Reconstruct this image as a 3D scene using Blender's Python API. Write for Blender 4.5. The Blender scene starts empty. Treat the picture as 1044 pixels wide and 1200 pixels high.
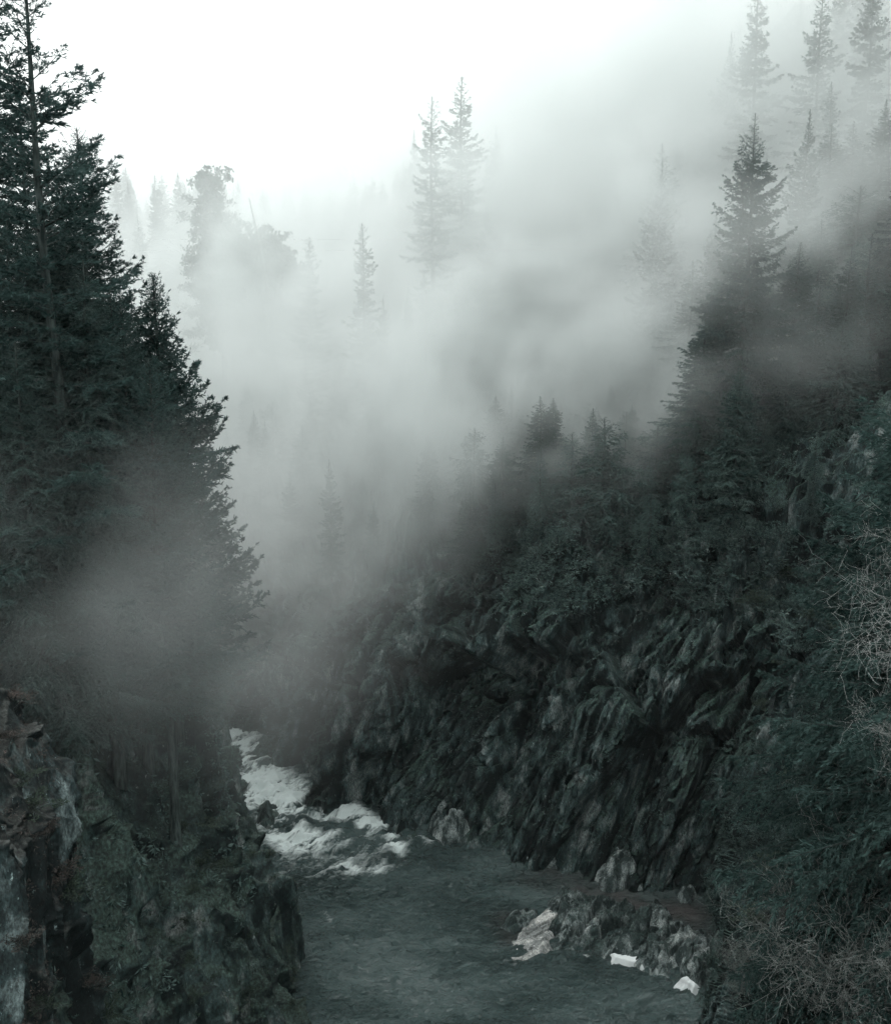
import bpy, math, random
import numpy as np
from mathutils import Vector

random.seed(7)
C = bpy.context.scene.collection
sc = bpy.context.scene
R = math.radians

# ------------------------------------------------------------------ camera
CAMZ, PITCH, FPX = 60.0, R(13.0), 1287.0
cp, sp_ = math.cos(PITCH), math.sin(PITCH)

def at(px, py, Y):
    """world point seen at photo position (px, py) at world distance y = Y"""
    a, b = (px - 522) / FPX, (600 - py) / FPX
    d = (a, cp + b * sp_, -sp_ + b * cp)
    t = Y / d[1]
    return (a * t, Y, CAMZ + d[2] * t)

def wat(px, py, z=0.0):
    """point of the horizontal plane z seen at (px, py)"""
    a, b = (px - 522) / FPX, (600 - py) / FPX
    dz = -sp_ + b * cp
    t = (z - CAMZ) / dz
    return (a * t, (cp + b * sp_) * t, z)

def pix(p):
    d = p[1] * cp - (p[2] - CAMZ) * sp_
    if d < 1: return (-9999, -9999)
    return (522 + FPX * p[0] / d, 600 - FPX * (p[1] * sp_ + (p[2] - CAMZ) * cp) / d)

# ------------------------------------------------------------------ noise in numpy
def _h(ix, iy, iz, s):
    h = (ix.astype(np.int64) * 374761393 + iy.astype(np.int64) * 668265263 + iz.astype(np.int64) * 1442695041 + s * 974634777) & 0xFFFFFFFF
    h = ((h ^ (h >> 13)) * 1274126177) & 0xFFFFFFFF
    h = ((h ^ (h >> 15)) * 2246822519) & 0xFFFFFFFF
    h = h ^ (h >> 16)
    return (h & 0xFFFFFF) / float(0x1000000)

def vnoise(p, s=0):
    f = np.floor(p); t = p - f; t = t * t * (3 - 2 * t)
    ix, iy, iz = f[:, 0], f[:, 1], f[:, 2]
    r = 0
    for dx in (0, 1):
        wx = t[:, 0] if dx else 1 - t[:, 0]
        for dy in (0, 1):
            wy = t[:, 1] if dy else 1 - t[:, 1]
            for dz in (0, 1):
                wz = t[:, 2] if dz else 1 - t[:, 2]
                r = r + wx * wy * wz * _h(ix + dx, iy + dy, iz + dz, s)
    return r * 2 - 1

def fbm(p, s=0, o=4, g=0.5):
    r, a = 0, 1.0
    for k in range(o):
        r = r + a * vnoise(p * (2.03 ** k) + 17.3 * k, s + k); a *= g
    return r

def facets(p, s=0, tilt=1.0, soft=16.0, full=False, crack=0.07):
    """faceted block noise: each cell has its own height and slant; full: also how near a crack is, and the tone of the cell"""
    f = np.floor(p)
    f1 = np.full(len(p), 1e9); f2 = np.full(len(p), 1e9)
    vals, ds, tn = [], [], []
    for dx in (-1, 0, 1):
        for dy in (-1, 0, 1):
            for dz in (-1, 0, 1):
                c = f + (dx, dy, dz)
                h = [_h(c[:, 0], c[:, 1], c[:, 2], s + 11 * k) for k in range(8 if full else 7)]
                d = p - (c + np.stack(h[:3], 1))
                dd = (d * d).sum(1)
                vals.append(((h[3] * 2 - 1) + tilt * (d[:, 0] * (h[4] * 2 - 1) + d[:, 1] * (h[5] * 2 - 1) + d[:, 2] * (h[6] * 2 - 1))).astype(np.float32))
                ds.append(dd.astype(np.float32))
                if full: tn.append(h[7] * 2 - 1)
                f2 = np.minimum(f2, np.maximum(f1, dd)); f1 = np.minimum(f1, dd)
    wsum = 0; out = 0; tone = 0
    for k in range(27):
        wt = np.exp(-soft * np.minimum(ds[k] - f1, 300.0 / soft))
        wsum = wsum + wt; out = out + wt * vals[k]
        if full: tone = tone + wt * tn[k]
    if full: return out / wsum, np.exp(-(np.sqrt(f2) - np.sqrt(f1)) / crack), tone / wsum
    return out / wsum

def rock_disp(P, big=1.0, lean=0.3, seed=0):
    hd = 3.5 if seed == 0 else 1.8
    w = np.stack([fbm(P * 0.12, 50 + k, 2) for k in range(3)], 1) * 0.8
    Q = P + w
    q = np.stack([Q[:, 0] - lean * Q[:, 2], Q[:, 1] - 0.12 * Q[:, 2], Q[:, 2]], 1)
    v1, c1, t1 = facets(q / (6.5, 6.5, 27), 1 + seed, 2.2, 30 * hd, True, 0.06)
    v2, c2, t2 = facets(q / (2.5, 2.5, 11), 2 + seed, 2.6, 50 * hd, True, 0.09)
    v3, c3, t3 = facets(q / (1.05, 1.05, 3.8), 3 + seed, 2.8, 80 * hd, True, 0.15)
    v4 = facets(q / (0.5, 0.5, 1.2), 4 + seed, 2.8, 60 * hd)
    d = big * (2.8 * v1 - 1.1 * c1 + 0.95 * v2 - 0.7 * c2 + 0.35 * fbm(P * 0.2, 9 + seed, 3)) + 0.33 * v3 - 0.2 * c3 + (0.16 if seed == 0 else 0.1) * v4
    return d, 0.3 * t1 + 0.4 * t2 + 0.6 * t3 - 0.6 * c2 - 0.3 * c3

# ------------------------------------------------------------------ object helpers
def props(o, label=None, cat=None, group=None, kind=None):
    if label: o['label'] = label
    if cat: o['category'] = cat
    if group: o['group'] = group
    if kind: o['kind'] = kind
    return o

def mesh_np(name, V, F4=None, mats=(), F3=None, midx=None, smooth=False):
    """a mesh from arrays of vertices and quads (or triangles)"""
    me = bpy.data.meshes.new(name)
    V = np.asarray(V, dtype=np.float32)
    F = F4 if F4 is not None else F3
    F = np.asarray(F, dtype=np.int32); k = F.shape[1]
    me.vertices.add(len(V)); me.vertices.foreach_set('co', V.ravel())
    me.loops.add(F.size); me.loops.foreach_set('vertex_index', F.ravel())
    me.polygons.add(len(F))
    me.polygons.foreach_set('loop_start', np.arange(0, F.size, k, dtype=np.int32))
    if midx is not None: me.polygons.foreach_set('material_index', np.asarray(midx, dtype=np.int32))
    me.polygons.foreach_set('use_smooth', np.full(len(F), smooth))
    for m in mats: me.materials.append(m)
    me.update(calc_edges=True); me.validate(verbose=False)
    return me

def link(name, me, parent=None):
    o = bpy.data.objects.new(name, me); C.objects.link(o)
    if parent: o.parent = parent
    return o

def empty(name, loc=(0, 0, 0), rz=0.0):
    o = bpy.data.objects.new(name, None); C.objects.link(o)
    o.location = loc; o.rotation_euler = (0, 0, rz); o.empty_display_size = 0.5
    return o

def grid_faces(nu, nv):
    i = np.arange(nu - 1)[:, None] * nv + np.arange(nv - 1)[None, :]
    i = i.ravel()
    return np.stack([i, i + nv, i + nv + 1, i + 1], 1)

# ------------------------------------------------------------------ materials
def new_mat(name):
    m = bpy.data.materials.new(name); m.use_nodes = True
    nt = m.node_tree; nt.nodes.clear()
    return m, nt, nt.nodes, nt.links

def rock_mat(name, dark, mid, light, moss, moss_amt=0.5, scale=1.0):
    m, nt, N, L = new_mat(name)
    out = N.new('ShaderNodeOutputMaterial'); b = N.new('ShaderNodeBsdfPrincipled')
    L.new(b.outputs[0], out.inputs['Surface'])
    geo = N.new('ShaderNodeNewGeometry')
    mp = N.new('ShaderNodeMapping'); mp.inputs['Rotation'].default_value = (0, R(23), 0)
    mp.inputs['Scale'].default_value = (1.0 * scale, 1.0 * scale, 0.48 * scale)
    L.new(geo.outputs['Position'], mp.inputs['Vector'])
    n1 = N.new('ShaderNodeTexNoise'); n1.inputs['Scale'].default_value = 0.7; n1.inputs['Detail'].default_value = 7; n1.inputs['Roughness'].default_value = 0.6
    n1.inputs['Distortion'].default_value = 0.15
    L.new(mp.outputs[0], n1.inputs['Vector'])
    cr = N.new('ShaderNodeValToRGB'); e = cr.color_ramp.elements
    e[0].position = 0.42; e[0].color = (*dark, 1); e[1].position = 0.68; e[1].color = (*light, 1)
    x = e.new(0.55); x.color = (*mid, 1)
    ta = N.new('ShaderNodeAttribute'); ta.attribute_name = 'tone'
    tm_ = N.new('ShaderNodeMath'); tm_.operation = 'MULTIPLY_ADD'; L.new(ta.outputs['Fac'], tm_.inputs[0]); tm_.inputs[1].default_value = 0.13; L.new(n1.outputs['Fac'], tm_.inputs[2])
    L.new(tm_.outputs[0], cr.inputs[0])
    # pale lichen and fresh chips
    n2 = N.new('ShaderNodeTexNoise'); n2.inputs['Scale'].default_value = 3.2; n2.inputs['Detail'].default_value = 7; n2.inputs['Roughness'].default_value = 0.75
    L.new(mp.outputs[0], n2.inputs['Vector'])
    r2 = N.new('ShaderNodeMapRange'); r2.inputs['From Min'].default_value = 0.62; r2.inputs['From Max'].default_value = 0.70
    L.new(n2.outputs['Fac'], r2.inputs['Value'])
    mx = N.new('ShaderNodeMix'); mx.data_type = 'RGBA'
    L.new(r2.outputs[0], mx.inputs[0]); L.new(cr.outputs[0], mx.inputs[6]); mx.inputs[7].default_value = (light[0] * 2.2, light[1] * 2.2, light[2] * 2.2, 1)
    # moss in patches and on ledges
    n3 = N.new('ShaderNodeTexNoise'); n3.inputs['Scale'].default_value = 0.16; n3.inputs['Detail'].default_value = 8; n3.inputs['Roughness'].default_value = 0.7
    L.new(geo.outputs['Position'], n3.inputs['Vector'])
    sx = N.new('ShaderNodeSeparateXYZ'); L.new(geo.outputs['Normal'], sx.inputs[0])
    ad = N.new('ShaderNodeMath'); ad.operation = 'MULTIPLY_ADD'; L.new(sx.outputs[2], ad.inputs[0]); ad.inputs[1].default_value = 0.28; L.new(n3.outputs['Fac'], ad.inputs[2])
    r3 = N.new('ShaderNodeMapRange'); r3.inputs['From Min'].default_value = 0.72 - 0.3 * moss_amt; r3.inputs['From Max'].default_value = 0.86 - 0.3 * moss_amt
    L.new(ad.outputs[0], r3.inputs['Value'])
    mx2 = N.new('ShaderNodeMix'); mx2.data_type = 'RGBA'
    L.new(r3.outputs[0], mx2.inputs[0]); L.new(mx.outputs[2], mx2.inputs[6])
    n4 = N.new('ShaderNodeTexNoise'); n4.inputs['Scale'].default_value = 5.0; n4.inputs['Detail'].default_value = 5
    L.new(geo.outputs['Position'], n4.inputs['Vector'])
    cm = N.new('ShaderNodeValToRGB'); ee = cm.color_ramp.elements
    ee[0].position = 0.35; ee[0].color = (moss[0] * 0.4, moss[1] * 0.4, moss[2] * 0.4, 1); ee[1].position = 0.68; ee[1].color = (moss[0] * 1.5, moss[1] * 1.5, moss[2] * 1.5, 1)
    L.new(n4.outputs['Fac'], cm.inputs[0]); L.new(cm.outputs[0], mx2.inputs[7])
    n8 = N.new('ShaderNodeTexNoise'); n8.inputs['Scale'].default_value = 6.5; n8.inputs['Detail'].default_value = 6; n8.inputs['Roughness'].default_value = 0.75
    L.new(mp.outputs[0], n8.inputs['Vector'])
    r8 = N.new('ShaderNodeMapRange'); r8.inputs['From Min'].default_value = 0.38; r8.inputs['From Max'].default_value = 0.64; r8.inputs['To Min'].default_value = 0.35; r8.inputs['To Max'].default_value = 1.9
    L.new(n8.outputs['Fac'], r8.inputs['Value'])
    mx8 = N.new('ShaderNodeVectorMath'); mx8.operation = 'SCALE'; L.new(mx2.outputs[2], mx8.inputs[0]); L.new(r8.outputs[0], mx8.inputs['Scale'])
    L.new(mx8.outputs[0], b.inputs['Base Color'])
    b.inputs['Specular IOR Level'].default_value = 0.35
    rr = N.new('ShaderNodeMapRange'); rr.inputs['To Min'].default_value = 0.45; rr.inputs['To Max'].default_value = 0.95
    L.new(n2.outputs['Fac'], rr.inputs['Value']); L.new(rr.outputs[0], b.inputs['Roughness'])
    bp = N.new('ShaderNodeBump'); bp.inputs['Strength'].default_value = 0.55; bp.inputs['Distance'].default_value = 0.22
    n5 = N.new('ShaderNodeTexNoise'); n5.inputs['Scale'].default_value = 1.6; n5.inputs['Detail'].default_value = 9; n5.inputs['Roughness'].default_value = 0.7
    L.new(mp.outputs[0], n5.inputs['Vector'])
    L.new(n5.outputs['Fac'], bp.inputs['Height'])
    L.new(bp.outputs[0], b.inputs['Normal'])
    return m

def leaf_mat(name, dark, light, warm=None, transl=0.25):
    m, nt, N, L = new_mat(name)
    out = N.new('ShaderNodeOutputMaterial')
    geo = N.new('ShaderNodeNewGeometry')
    n = N.new('ShaderNodeTexNoise'); n.inputs['Scale'].default_value = 0.45; n.inputs['Detail'].default_value = 4
    L.new(geo.outputs['Position'], n.inputs['Vector'])
    ma = N.new('ShaderNodeMath'); ma.operation = 'MULTIPLY_ADD'; L.new(geo.outputs['Random Per Island'], ma.inputs[0]); ma.inputs[1].default_value = 0.55
    mb = N.new('ShaderNodeMath'); mb.operation = 'MULTIPLY_ADD'; L.new(n.outputs['Fac'], mb.inputs[0]); mb.inputs[1].default_value = 1.2; mb.inputs[2].default_value = -0.4
    L.new(mb.outputs[0], ma.inputs[2])
    cr = N.new('ShaderNodeValToRGB'); e = cr.color_ramp.elements
    e[0].position = 0.1; e[0].color = (*dark, 1); e[1].position = 0.9; e[1].color = (*light, 1)
    if warm:
        x = e.new(0.97); x.color = (*warm, 1)
        e[1].position = 0.85
    L.new(ma.outputs[0], cr.inputs[0])
    # every tree leans a little to its own tone
    oi = N.new('ShaderNodeObjectInfo'); hv = N.new('ShaderNodeHueSaturation')
    mr = N.new('ShaderNodeMapRange'); mr.inputs['To Min'].default_value = 0.75; mr.inputs['To Max'].default_value = 1.25
    L.new(oi.outputs['Random'], mr.inputs['Value']); L.new(mr.outputs[0], hv.inputs['Value']); L.new(cr.outputs[0], hv.inputs['Color'])
    d = N.new('ShaderNodeBsdfDiffuse'); t = N.new('ShaderNodeBsdfTranslucent'); mxs = N.new('ShaderNodeMixShader'); mxs.inputs[0].default_value = transl
    L.new(hv.outputs[0], d.inputs[0]); L.new(hv.outputs[0], t.inputs[0]); L.new(d.outputs[0], mxs.inputs[1]); L.new(t.outputs[0], mxs.inputs[2])
    L.new(mxs.outputs[0], out.inputs['Surface'])
    return m

def bark_mat(name, dark, light, rough=0.9, sc_=2.0):
    m, nt, N, L = new_mat(name)
    out = N.new('ShaderNodeOutputMaterial'); b = N.new('ShaderNodeBsdfPrincipled'); L.new(b.outputs[0], out.inputs['Surface'])
    tc = N.new('ShaderNodeTexCoord'); mp = N.new('ShaderNodeMapping'); mp.inputs['Scale'].default_value = (sc_, sc_, sc_ * 0.2)
    L.new(tc.outputs['Object'], mp.inputs['Vector'])
    n = N.new('ShaderNodeTexNoise'); n.inputs['Scale'].default_value = 2.5; n.inputs['Detail'].default_value = 6; L.new(mp.outputs[0], n.inputs['Vector'])
    cr = N.new('ShaderNodeValToRGB'); e = cr.color_ramp.elements
    e[0].position = 0.35; e[0].color = (*dark, 1); e[1].position = 0.68; e[1].color = (*light, 1)
    L.new(n.outputs['Fac'], cr.inputs[0]); L.new(cr.outputs[0], b.inputs['Base Color'])
    b.inputs['Roughness'].default_value = rough; b.inputs['Specular IOR Level'].default_value = 0.15
    bp = N.new('ShaderNodeBump'); bp.inputs['Strength'].default_value = 0.7; bp.inputs['Distance'].default_value = 0.1
    L.new(n.outputs['Fac'], bp.inputs['Height']); L.new(bp.outputs[0], b.inputs['Normal'])
    return m

M_ROCK = rock_mat('canyon_rock', (0.004, 0.0105, 0.0108), (0.042, 0.072, 0.071), (0.18, 0.205, 0.20), (0.034, 0.062, 0.052), 0.36)
M_ROCKL = rock_mat('mossy_rock', (0.006, 0.014, 0.014), (0.042, 0.070, 0.067), (0.17, 0.185, 0.18), (0.036, 0.060, 0.050), 0.6)
M_ROCKN = rock_mat('near_rock', (0.004, 0.009, 0.0095), (0.024, 0.040, 0.041), (0.15, 0.19, 0.19), (0.040, 0.044, 0.041), 0.33, 1.3)
M_ISLE = rock_mat('river_rock', (0.03, 0.045, 0.044), (0.21, 0.245, 0.24), (0.40, 0.43, 0.42), (0.03, 0.05, 0.046), 0.30, 1.7)
M_PALE = rock_mat('pale_rock', (0.20, 0.21, 0.205), (0.44, 0.44, 0.425), (0.50, 0.49, 0.47), (0.15, 0.16, 0.15), 0.0, 1.5)
M_NEEDLE = leaf_mat('fir_needles', (0.015, 0.034, 0.032), (0.078, 0.125, 0.115))
M_NEEDLE2 = leaf_mat('hemlock_needles', (0.028, 0.055, 0.052), (0.14, 0.20, 0.185))
M_NEEDLE3 = leaf_mat('dark_spruce_needles', (0.018, 0.040, 0.038), (0.085, 0.135, 0.127))
M_BRUSH = leaf_mat('brush_leaves', (0.022, 0.042, 0.040), (0.16, 0.225, 0.21), (0.32, 0.36, 0.33))
M_MOSS = leaf_mat('olive_leaves', (0.022, 0.034, 0.027), (0.11, 0.145, 0.11))
M_HEATH = leaf_mat('heather_leaves', (0.026, 0.028, 0.026), (0.16, 0.135, 0.125), (0.24, 0.18, 0.17))
M_BARK = bark_mat('conifer_bark', (0.018, 0.027, 0.026), (0.10, 0.125, 0.118))
M_BARKG = bark_mat('grey_bark', (0.08, 0.095, 0.09), (0.26, 0.28, 0.265))
M_TWIG = bark_mat('alder_twigs', (0.22, 0.23, 0.225), (0.62, 0.64, 0.62))
M_TWIGB = bark_mat('brown_twigs', (0.09, 0.10, 0.096), (0.29, 0.31, 0.295))

# ------------------------------------------------------------------ the banks, lofted from plan lines
def catmull(P, n_per):
    """P (S,k) control points, n_per list of samples per span -> array"""
    P = np.asarray(P, float); S = len(P); out = []
    for i in range(S - 1):
        p0, p1, p2, p3 = P[max(i - 1, 0)], P[i], P[i + 1], P[min(i + 2, S - 1)]
        t = np.linspace(0, 1, n_per[i], endpoint=False)[:, None]
        # centripetal-ish damping of tangents
        m1 = (p2 - p0) * 0.42; m2 = (p3 - p1) * 0.42
        l = np.linalg.norm(p2[:2] - p1[:2])
        for m in (m1, m2):
            q = np.linalg.norm(m[:2])
            if q > l: m *= l / q
        out.append((2 * t**3 - 3 * t**2 + 1) * p1 + (t**3 - 2 * t**2 + t) * m1 + (-2 * t**3 + 3 * t**2) * p2 + (t**3 - t**2) * m2)
    out.append(P[-1:])
    return np.concatenate(out)

TONES = []
def set_tone(o):
    a_ = o.data.attributes.new('tone', 'FLOAT', 'POINT'); a_.data.foreach_set('value', TONES[-1].astype(np.float32))

def loft(lines, n_u, n_v, rockamp, soft, seed=0, lean=0.38):
    """lines: list of rings (S,3); rockamp per ring; returns grid V (nu,nv,3)"""
    rings = [catmull(l, n_u) for l in lines]
    nu = len(rings[0])
    rows, amps, softs = [], [], []
    for k in range(len(rings) - 1):
        n = n_v[k]
        for j in range(n):
            t = j / n
            rows.append(rings[k] * (1 - t) + rings[k + 1] * t)
            amps.append(rockamp[k] * (1 - t) + rockamp[k + 1] * t)
            softs.append(soft[k] * (1 - t) + soft[k + 1] * t)
    rows.append(rings[-1]); amps.append(rockamp[-1]); softs.append(soft[-1])
    G = np.stack(rows, 1)                     # nu, nv, 3
    nv = G.shape[1]
    du = np.gradient(G, axis=0); dv = np.gradient(G, axis=1)
    Nn = np.cross(du, dv); Nn /= np.linalg.norm(Nn, axis=2, keepdims=True) + 1e-9
    # smooth the normals so that neighbouring rows do not cross
    for _ in range(6):
        Nn[1:-1] = (Nn[:-2] + Nn[1:-1] * 2 + Nn[2:]) / 4
        Nn[:, 1:-1] = (Nn[:, :-2] + Nn[:, 1:-1] * 2 + Nn[:, 2:]) / 4
    Nn /= np.linalg.norm(Nn, axis=2, keepdims=True) + 1e-9
    P = G.reshape(-1, 3)
    A = np.broadcast_to(np.array(amps)[None, :], (nu, nv)).reshape(-1)
    S = np.broadcast_to(np.array(softs)[None, :], (nu, nv)).reshape(-1)
    d = np.zeros(len(P)); tn = np.zeros(len(P)); m = A > 0.02
    dd_, tt_ = rock_disp(P[m], 1.0, lean, seed)
    d[m] = dd_ * A[m]; tn[m] = tt_
    TONES.append(tn)
    P2 = P + Nn.reshape(-1, 3) * d[:, None]
    P2[:, 2] += S * fbm(P * 0.035, 77 + seed, 5) * 6.0
    return P2.reshape(nu, nv, 3), Nn

def hill(x, y):
    x = np.asarray(x, float); y = np.asarray(y, float)
    r = np.maximum(0, x - 32)
    h = 31 + 0.38 * np.clip(y - 118, 0, 38) + 0.11 * np.minimum(np.maximum(0, y - 156), 190) + 0.85 * r - 0.0006 * np.maximum(0, r - 60) ** 2 * (r < 250) 
    return np.minimum(h, 170)

def H3(x, y, dz=0): return (x, y, float(hill(x, y)) + dz)
w = lambda px, py: wat(px, py)[:2]
RB = [  # waterline, mid ledge, rim, first slope, back, far back
 [(-150, 172), (-152, 177, 12), (-154, 184, 22), (-170, 260), (-220, 420), (-500, 900)],
 [(-90, 158), (-91, 163, 12), (-92, 169, 22), (-100, 240), (-130, 420), (-300, 950)],
 [(-45, 141), (-44, 145, 12), (-43, 151, 21), (-45, 215), (-60, 410), (-120, 980)],
 [(-25.5, 128.5), (-24.5, 131, 10), (-23, 137, 19.5), (-22, 200), (-25, 400), (-40, 980)],
 [w(330, 913), (-18, 122, 11), (-16, 128, 20.5), (-5, 190), (5, 400), (20, 970)],
 [w(400, 941), (-10, 117, 12), (-7, 124, 22), (8, 180), (30, 390), (80, 960)],
 [w(520, 976), (2, 112, 13), (6, 121, 29), (22, 170), (60, 370), (160, 930)],
 [w(620, 1008), (10, 107, 14), (15, 117, 31), (38, 160), (95, 340), (260, 880)],
 [w(740, 1040), (19, 101, 15), (24.5, 114, 32), (52, 148), (130, 300), (380, 800)],
 [w(825, 1052), (26, 97, 14), (33, 109, 33), (66, 134), (165, 250), (480, 650)],
 [w(868, 1085), (30, 91, 13), (40, 100, 34), (78, 115), (190, 190), (560, 460)],
 [w(852, 1140), (28, 84, 12), (37.5, 87, 32), (85, 92), (200, 130), (620, 280)],
 [w(826, 1195), (26.0, 76, 12), (35.5, 76, 32), (85, 72), (200, 85), (650, 140)],
 [(23, 58), (28, 56, 13), (37, 54, 34), (85, 45), (200, 42), (650, 20)],
 [(26, 20), (31, 20, 13), (42, 20, 34), (90, 20), (200, 10), (650, -60)],
 [(27, -40), (32, -40, 13), (43, -40, 34), (90, -40), (200, -60), (650, -150)],
]
def lines_from(tab, hf, inset=1.5):
    L0 = [(a[0][0], a[0][1], 0.0) for a in tab]
    L1 = [a[1] for a in tab]; L2 = [a[2] for a in tab]
    Lm = [(2 * a[0] - b[0], 2 * a[1] - b[1], -4.0) if False else (a[0] - (b[0] - a[0]) * 0.4, a[1] - (b[1] - a[1]) * 0.4, -4.0) for a, b in zip(L0, L1)]
    rest = [[(a[k][0], a[k][1], float(hf(a[k][0], a[k][1]))) for a in tab] for k in (3, 4, 5)]
    return [np.array(x, float) for x in [Lm, L0, L1, L2] + rest]

LR = lines_from(RB, hill)
GR, NR = loft(LR, [20, 30, 40, 70, 80, 110, 110, 120, 100, 90, 90, 80, 70, 40, 15], [5, 75, 95, 45, 45, 20],
              [0.15, 0.45, 1.0, 0.85, 0.0, 0, 0], [0, 0, 0, 0.15, 1.0, 1.6, 1.5], seed=0)
cliff_r = link('cliff', mesh_np('cliff_face_across_the_river', GR.reshape(-1, 3), grid_faces(*GR.shape[:2]), [M_ROCK]))
set_tone(cliff_r); props(cliff_r, 'dark wet rock cliff rising from the river into misty forest', kind='structure')

def hill_l(x, y):
    x = np.asarray(x, float)
    return 36 + 0.42 * np.maximum(0, -x - 24) * (x > -140) + 48 * (x <= -140) + 0 * np.asarray(y, float)
SHY = [60, 78, 90, 97, 103, 110, 118]; SHX = [0, 1.9, 3.2, 4.3, 4.4, 3.4, 2.0]
LB = [
 [(-14, -40), (-18, -40, 14), (-24, -40, 32), (-45, -40), (-140, -40), (-600, -100)],
 [(-14, 20), (-18, 20, 14), (-24, 20, 32), (-45, 20), (-140, 20), (-600, 0)],
 [(-13, 50), (-17, 50, 14), (-24.5, 50, 31), (-45, 50), (-140, 50), (-600, 60)],
 [(-12, 66), (-15.5, 66, 12), (-24, 68, 33), (-45, 68), (-140, 70), (-600, 100)],
 [w(368, 1200), (-14.6, 78, 11), (-23.5, 82, 33), (-42, 82), (-140, 86), (-600, 150)],
 [w(364, 1130), (-17, 88, 11.5), (-24.5, 91, 32), (-42, 92), (-140, 98), (-600, 200)],
 [(w(352, 1060)[0] - 1.2, w(352, 1060)[1]), (-20.6, 96, 12), (-26, 98, 31), (-42, 100), (-140, 108), (-600, 260)],
 [(-20.2, 102), (-25.2, 103, 12.5), (-29, 105, 30), (-42, 108), (-140, 118), (-600, 320)],
 [(-25.5, 110.5), (-30, 110, 12), (-32, 109, 28), (-45, 115), (-140, 124), (-600, 400)],
 [(-38, 118), (-41, 115, 12), (-43, 113, 27), (-52, 118), (-140, 130), (-600, 500)],
 [(-60, 134), (-62, 130, 12), (-64, 126, 27), (-75, 124), (-145, 134), (-600, 560)],
 [(-100, 148), (-102, 144, 12), (-104, 140, 27), (-115, 138), (-150, 138), (-600, 620)],
]
LL = lines_from(LB, hill_l)
for l, k_ in zip(LL[:4], (1, 1, 1.05, 0.25)):
    l[:, 0] -= k_ * np.interp(l[:, 1], SHY, SHX)
GL, NL = loft([l[::-1] for l in LL], [10, 20, 60, 70, 80, 80, 90, 90, 70, 40, 10], [5, 90, 120, 40, 20, 10],
              [0.15, 0.35, 0.68, 0.6, 0.0, 0, 0], [0, 0, 0, 0.2, 0.7, 1.2, 1.5], seed=3, lean=-0.1)
cliff_l = link('cliff', mesh_np('mossy_bank', GL.reshape(-1, 3), grid_faces(*GL.shape[:2]), [M_ROCKL], smooth=True))
set_tone(cliff_l); props(cliff_l, 'mossy brush covered cliff bank under the tall firs', kind='structure')

# near buttress at the left edge: a hairpin loft
def butt(z, out):  # plan hairpin pushed out by `out`
    base = [(-60, 66), (-34, 60), (-20, 54), (-14.6, 47), (-14.2, 40), (-17, 33), (-30, 27), (-60, 24)]
    cx, cy = -34, 43
    return [(x + (x - cx) * 0.045 * out if x > -40 else x, y + (y - cy) * 0.03 * out, z) for x, y in base]
BL = [[(x - 5.2, y, z) for x, y, z in butt(-4, 3.5)], [(x - 5.4, y, z) for x, y, z in butt(14, 2.2)], [(x - 4.5, y, z) for x, y, z in butt(27, 0.2)], [(x - 2.9, y, z) for x, y, z in butt(35, -2.4)], [(x - 1.5, y, z) for x, y, z in butt(41, -6.2)], [(-60, 60, 48), (-40, 52, 46), (-31, 47, 44), (-28, 45, 43.5), (-28, 43, 43.5), (-31, 41, 44), (-40, 38, 46), (-60, 34, 48)]]
GB, NB = loft([np.array(l, float) for l in BL][:], [8, 30, 90, 90, 90, 30, 8], [20, 90, 110, 100, 25], [0.35, 0.4, 0.42, 0.42, 0.4, 0.2], [0, 0, 0, 0, 0.05, 0.05], seed=5, lean=0.1)
GB = GB[:, ::1]
butt_o = link('cliff', mesh_np('near_buttress', GB.reshape(-1, 3), grid_faces(*GB.shape[:2]), [M_ROCKN], smooth=True))
set_tone(butt_o); props(butt_o, 'near black rock buttress with brown tufts and ledges', kind='structure')

# wide land under everything
gm = mesh_np('ground', [(-3000, -1500, -6), (3000, -1500, -6), (3000, 4000, -6), (-3000, 4000, -6)], [(0, 1, 2, 3)], [M_ROCK])
props(link('ground', gm), 'dark river bed and ground below the gorge', kind='structure')

ALLV = np.concatenate([GR.reshape(-1, 3), GL.reshape(-1, 3)])
def zat(x, y, r=1.6):
    d = (ALLV[:, 0] - x) ** 2 + (ALLV[:, 1] - y) ** 2
    m = d < r * r
    if m.sum() == 0: return float(ALLV[np.argmin(d), 2])
    return float(np.median(ALLV[m, 2]))

# ------------------------------------------------------------------ the river
def seg_mask(X, Y, pts, width):
    """soft closeness to a polyline in plan"""
    best = np.full(X.shape, 1e9)
    for (x0, y0), (x1, y1) in zip(pts[:-1], pts[1:]):
        dx, dy = x1 - x0, y1 - y0; L2 = dx * dx + dy * dy + 1e-9
        t = np.clip(((X - x0) * dx + (Y - y0) * dy) / L2, 0, 1)
        best = np.minimum(best, (X - x0 - t * dx) ** 2 + (Y - y0 - t * dy) ** 2)
    return np.exp(-best / (width * width))

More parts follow.
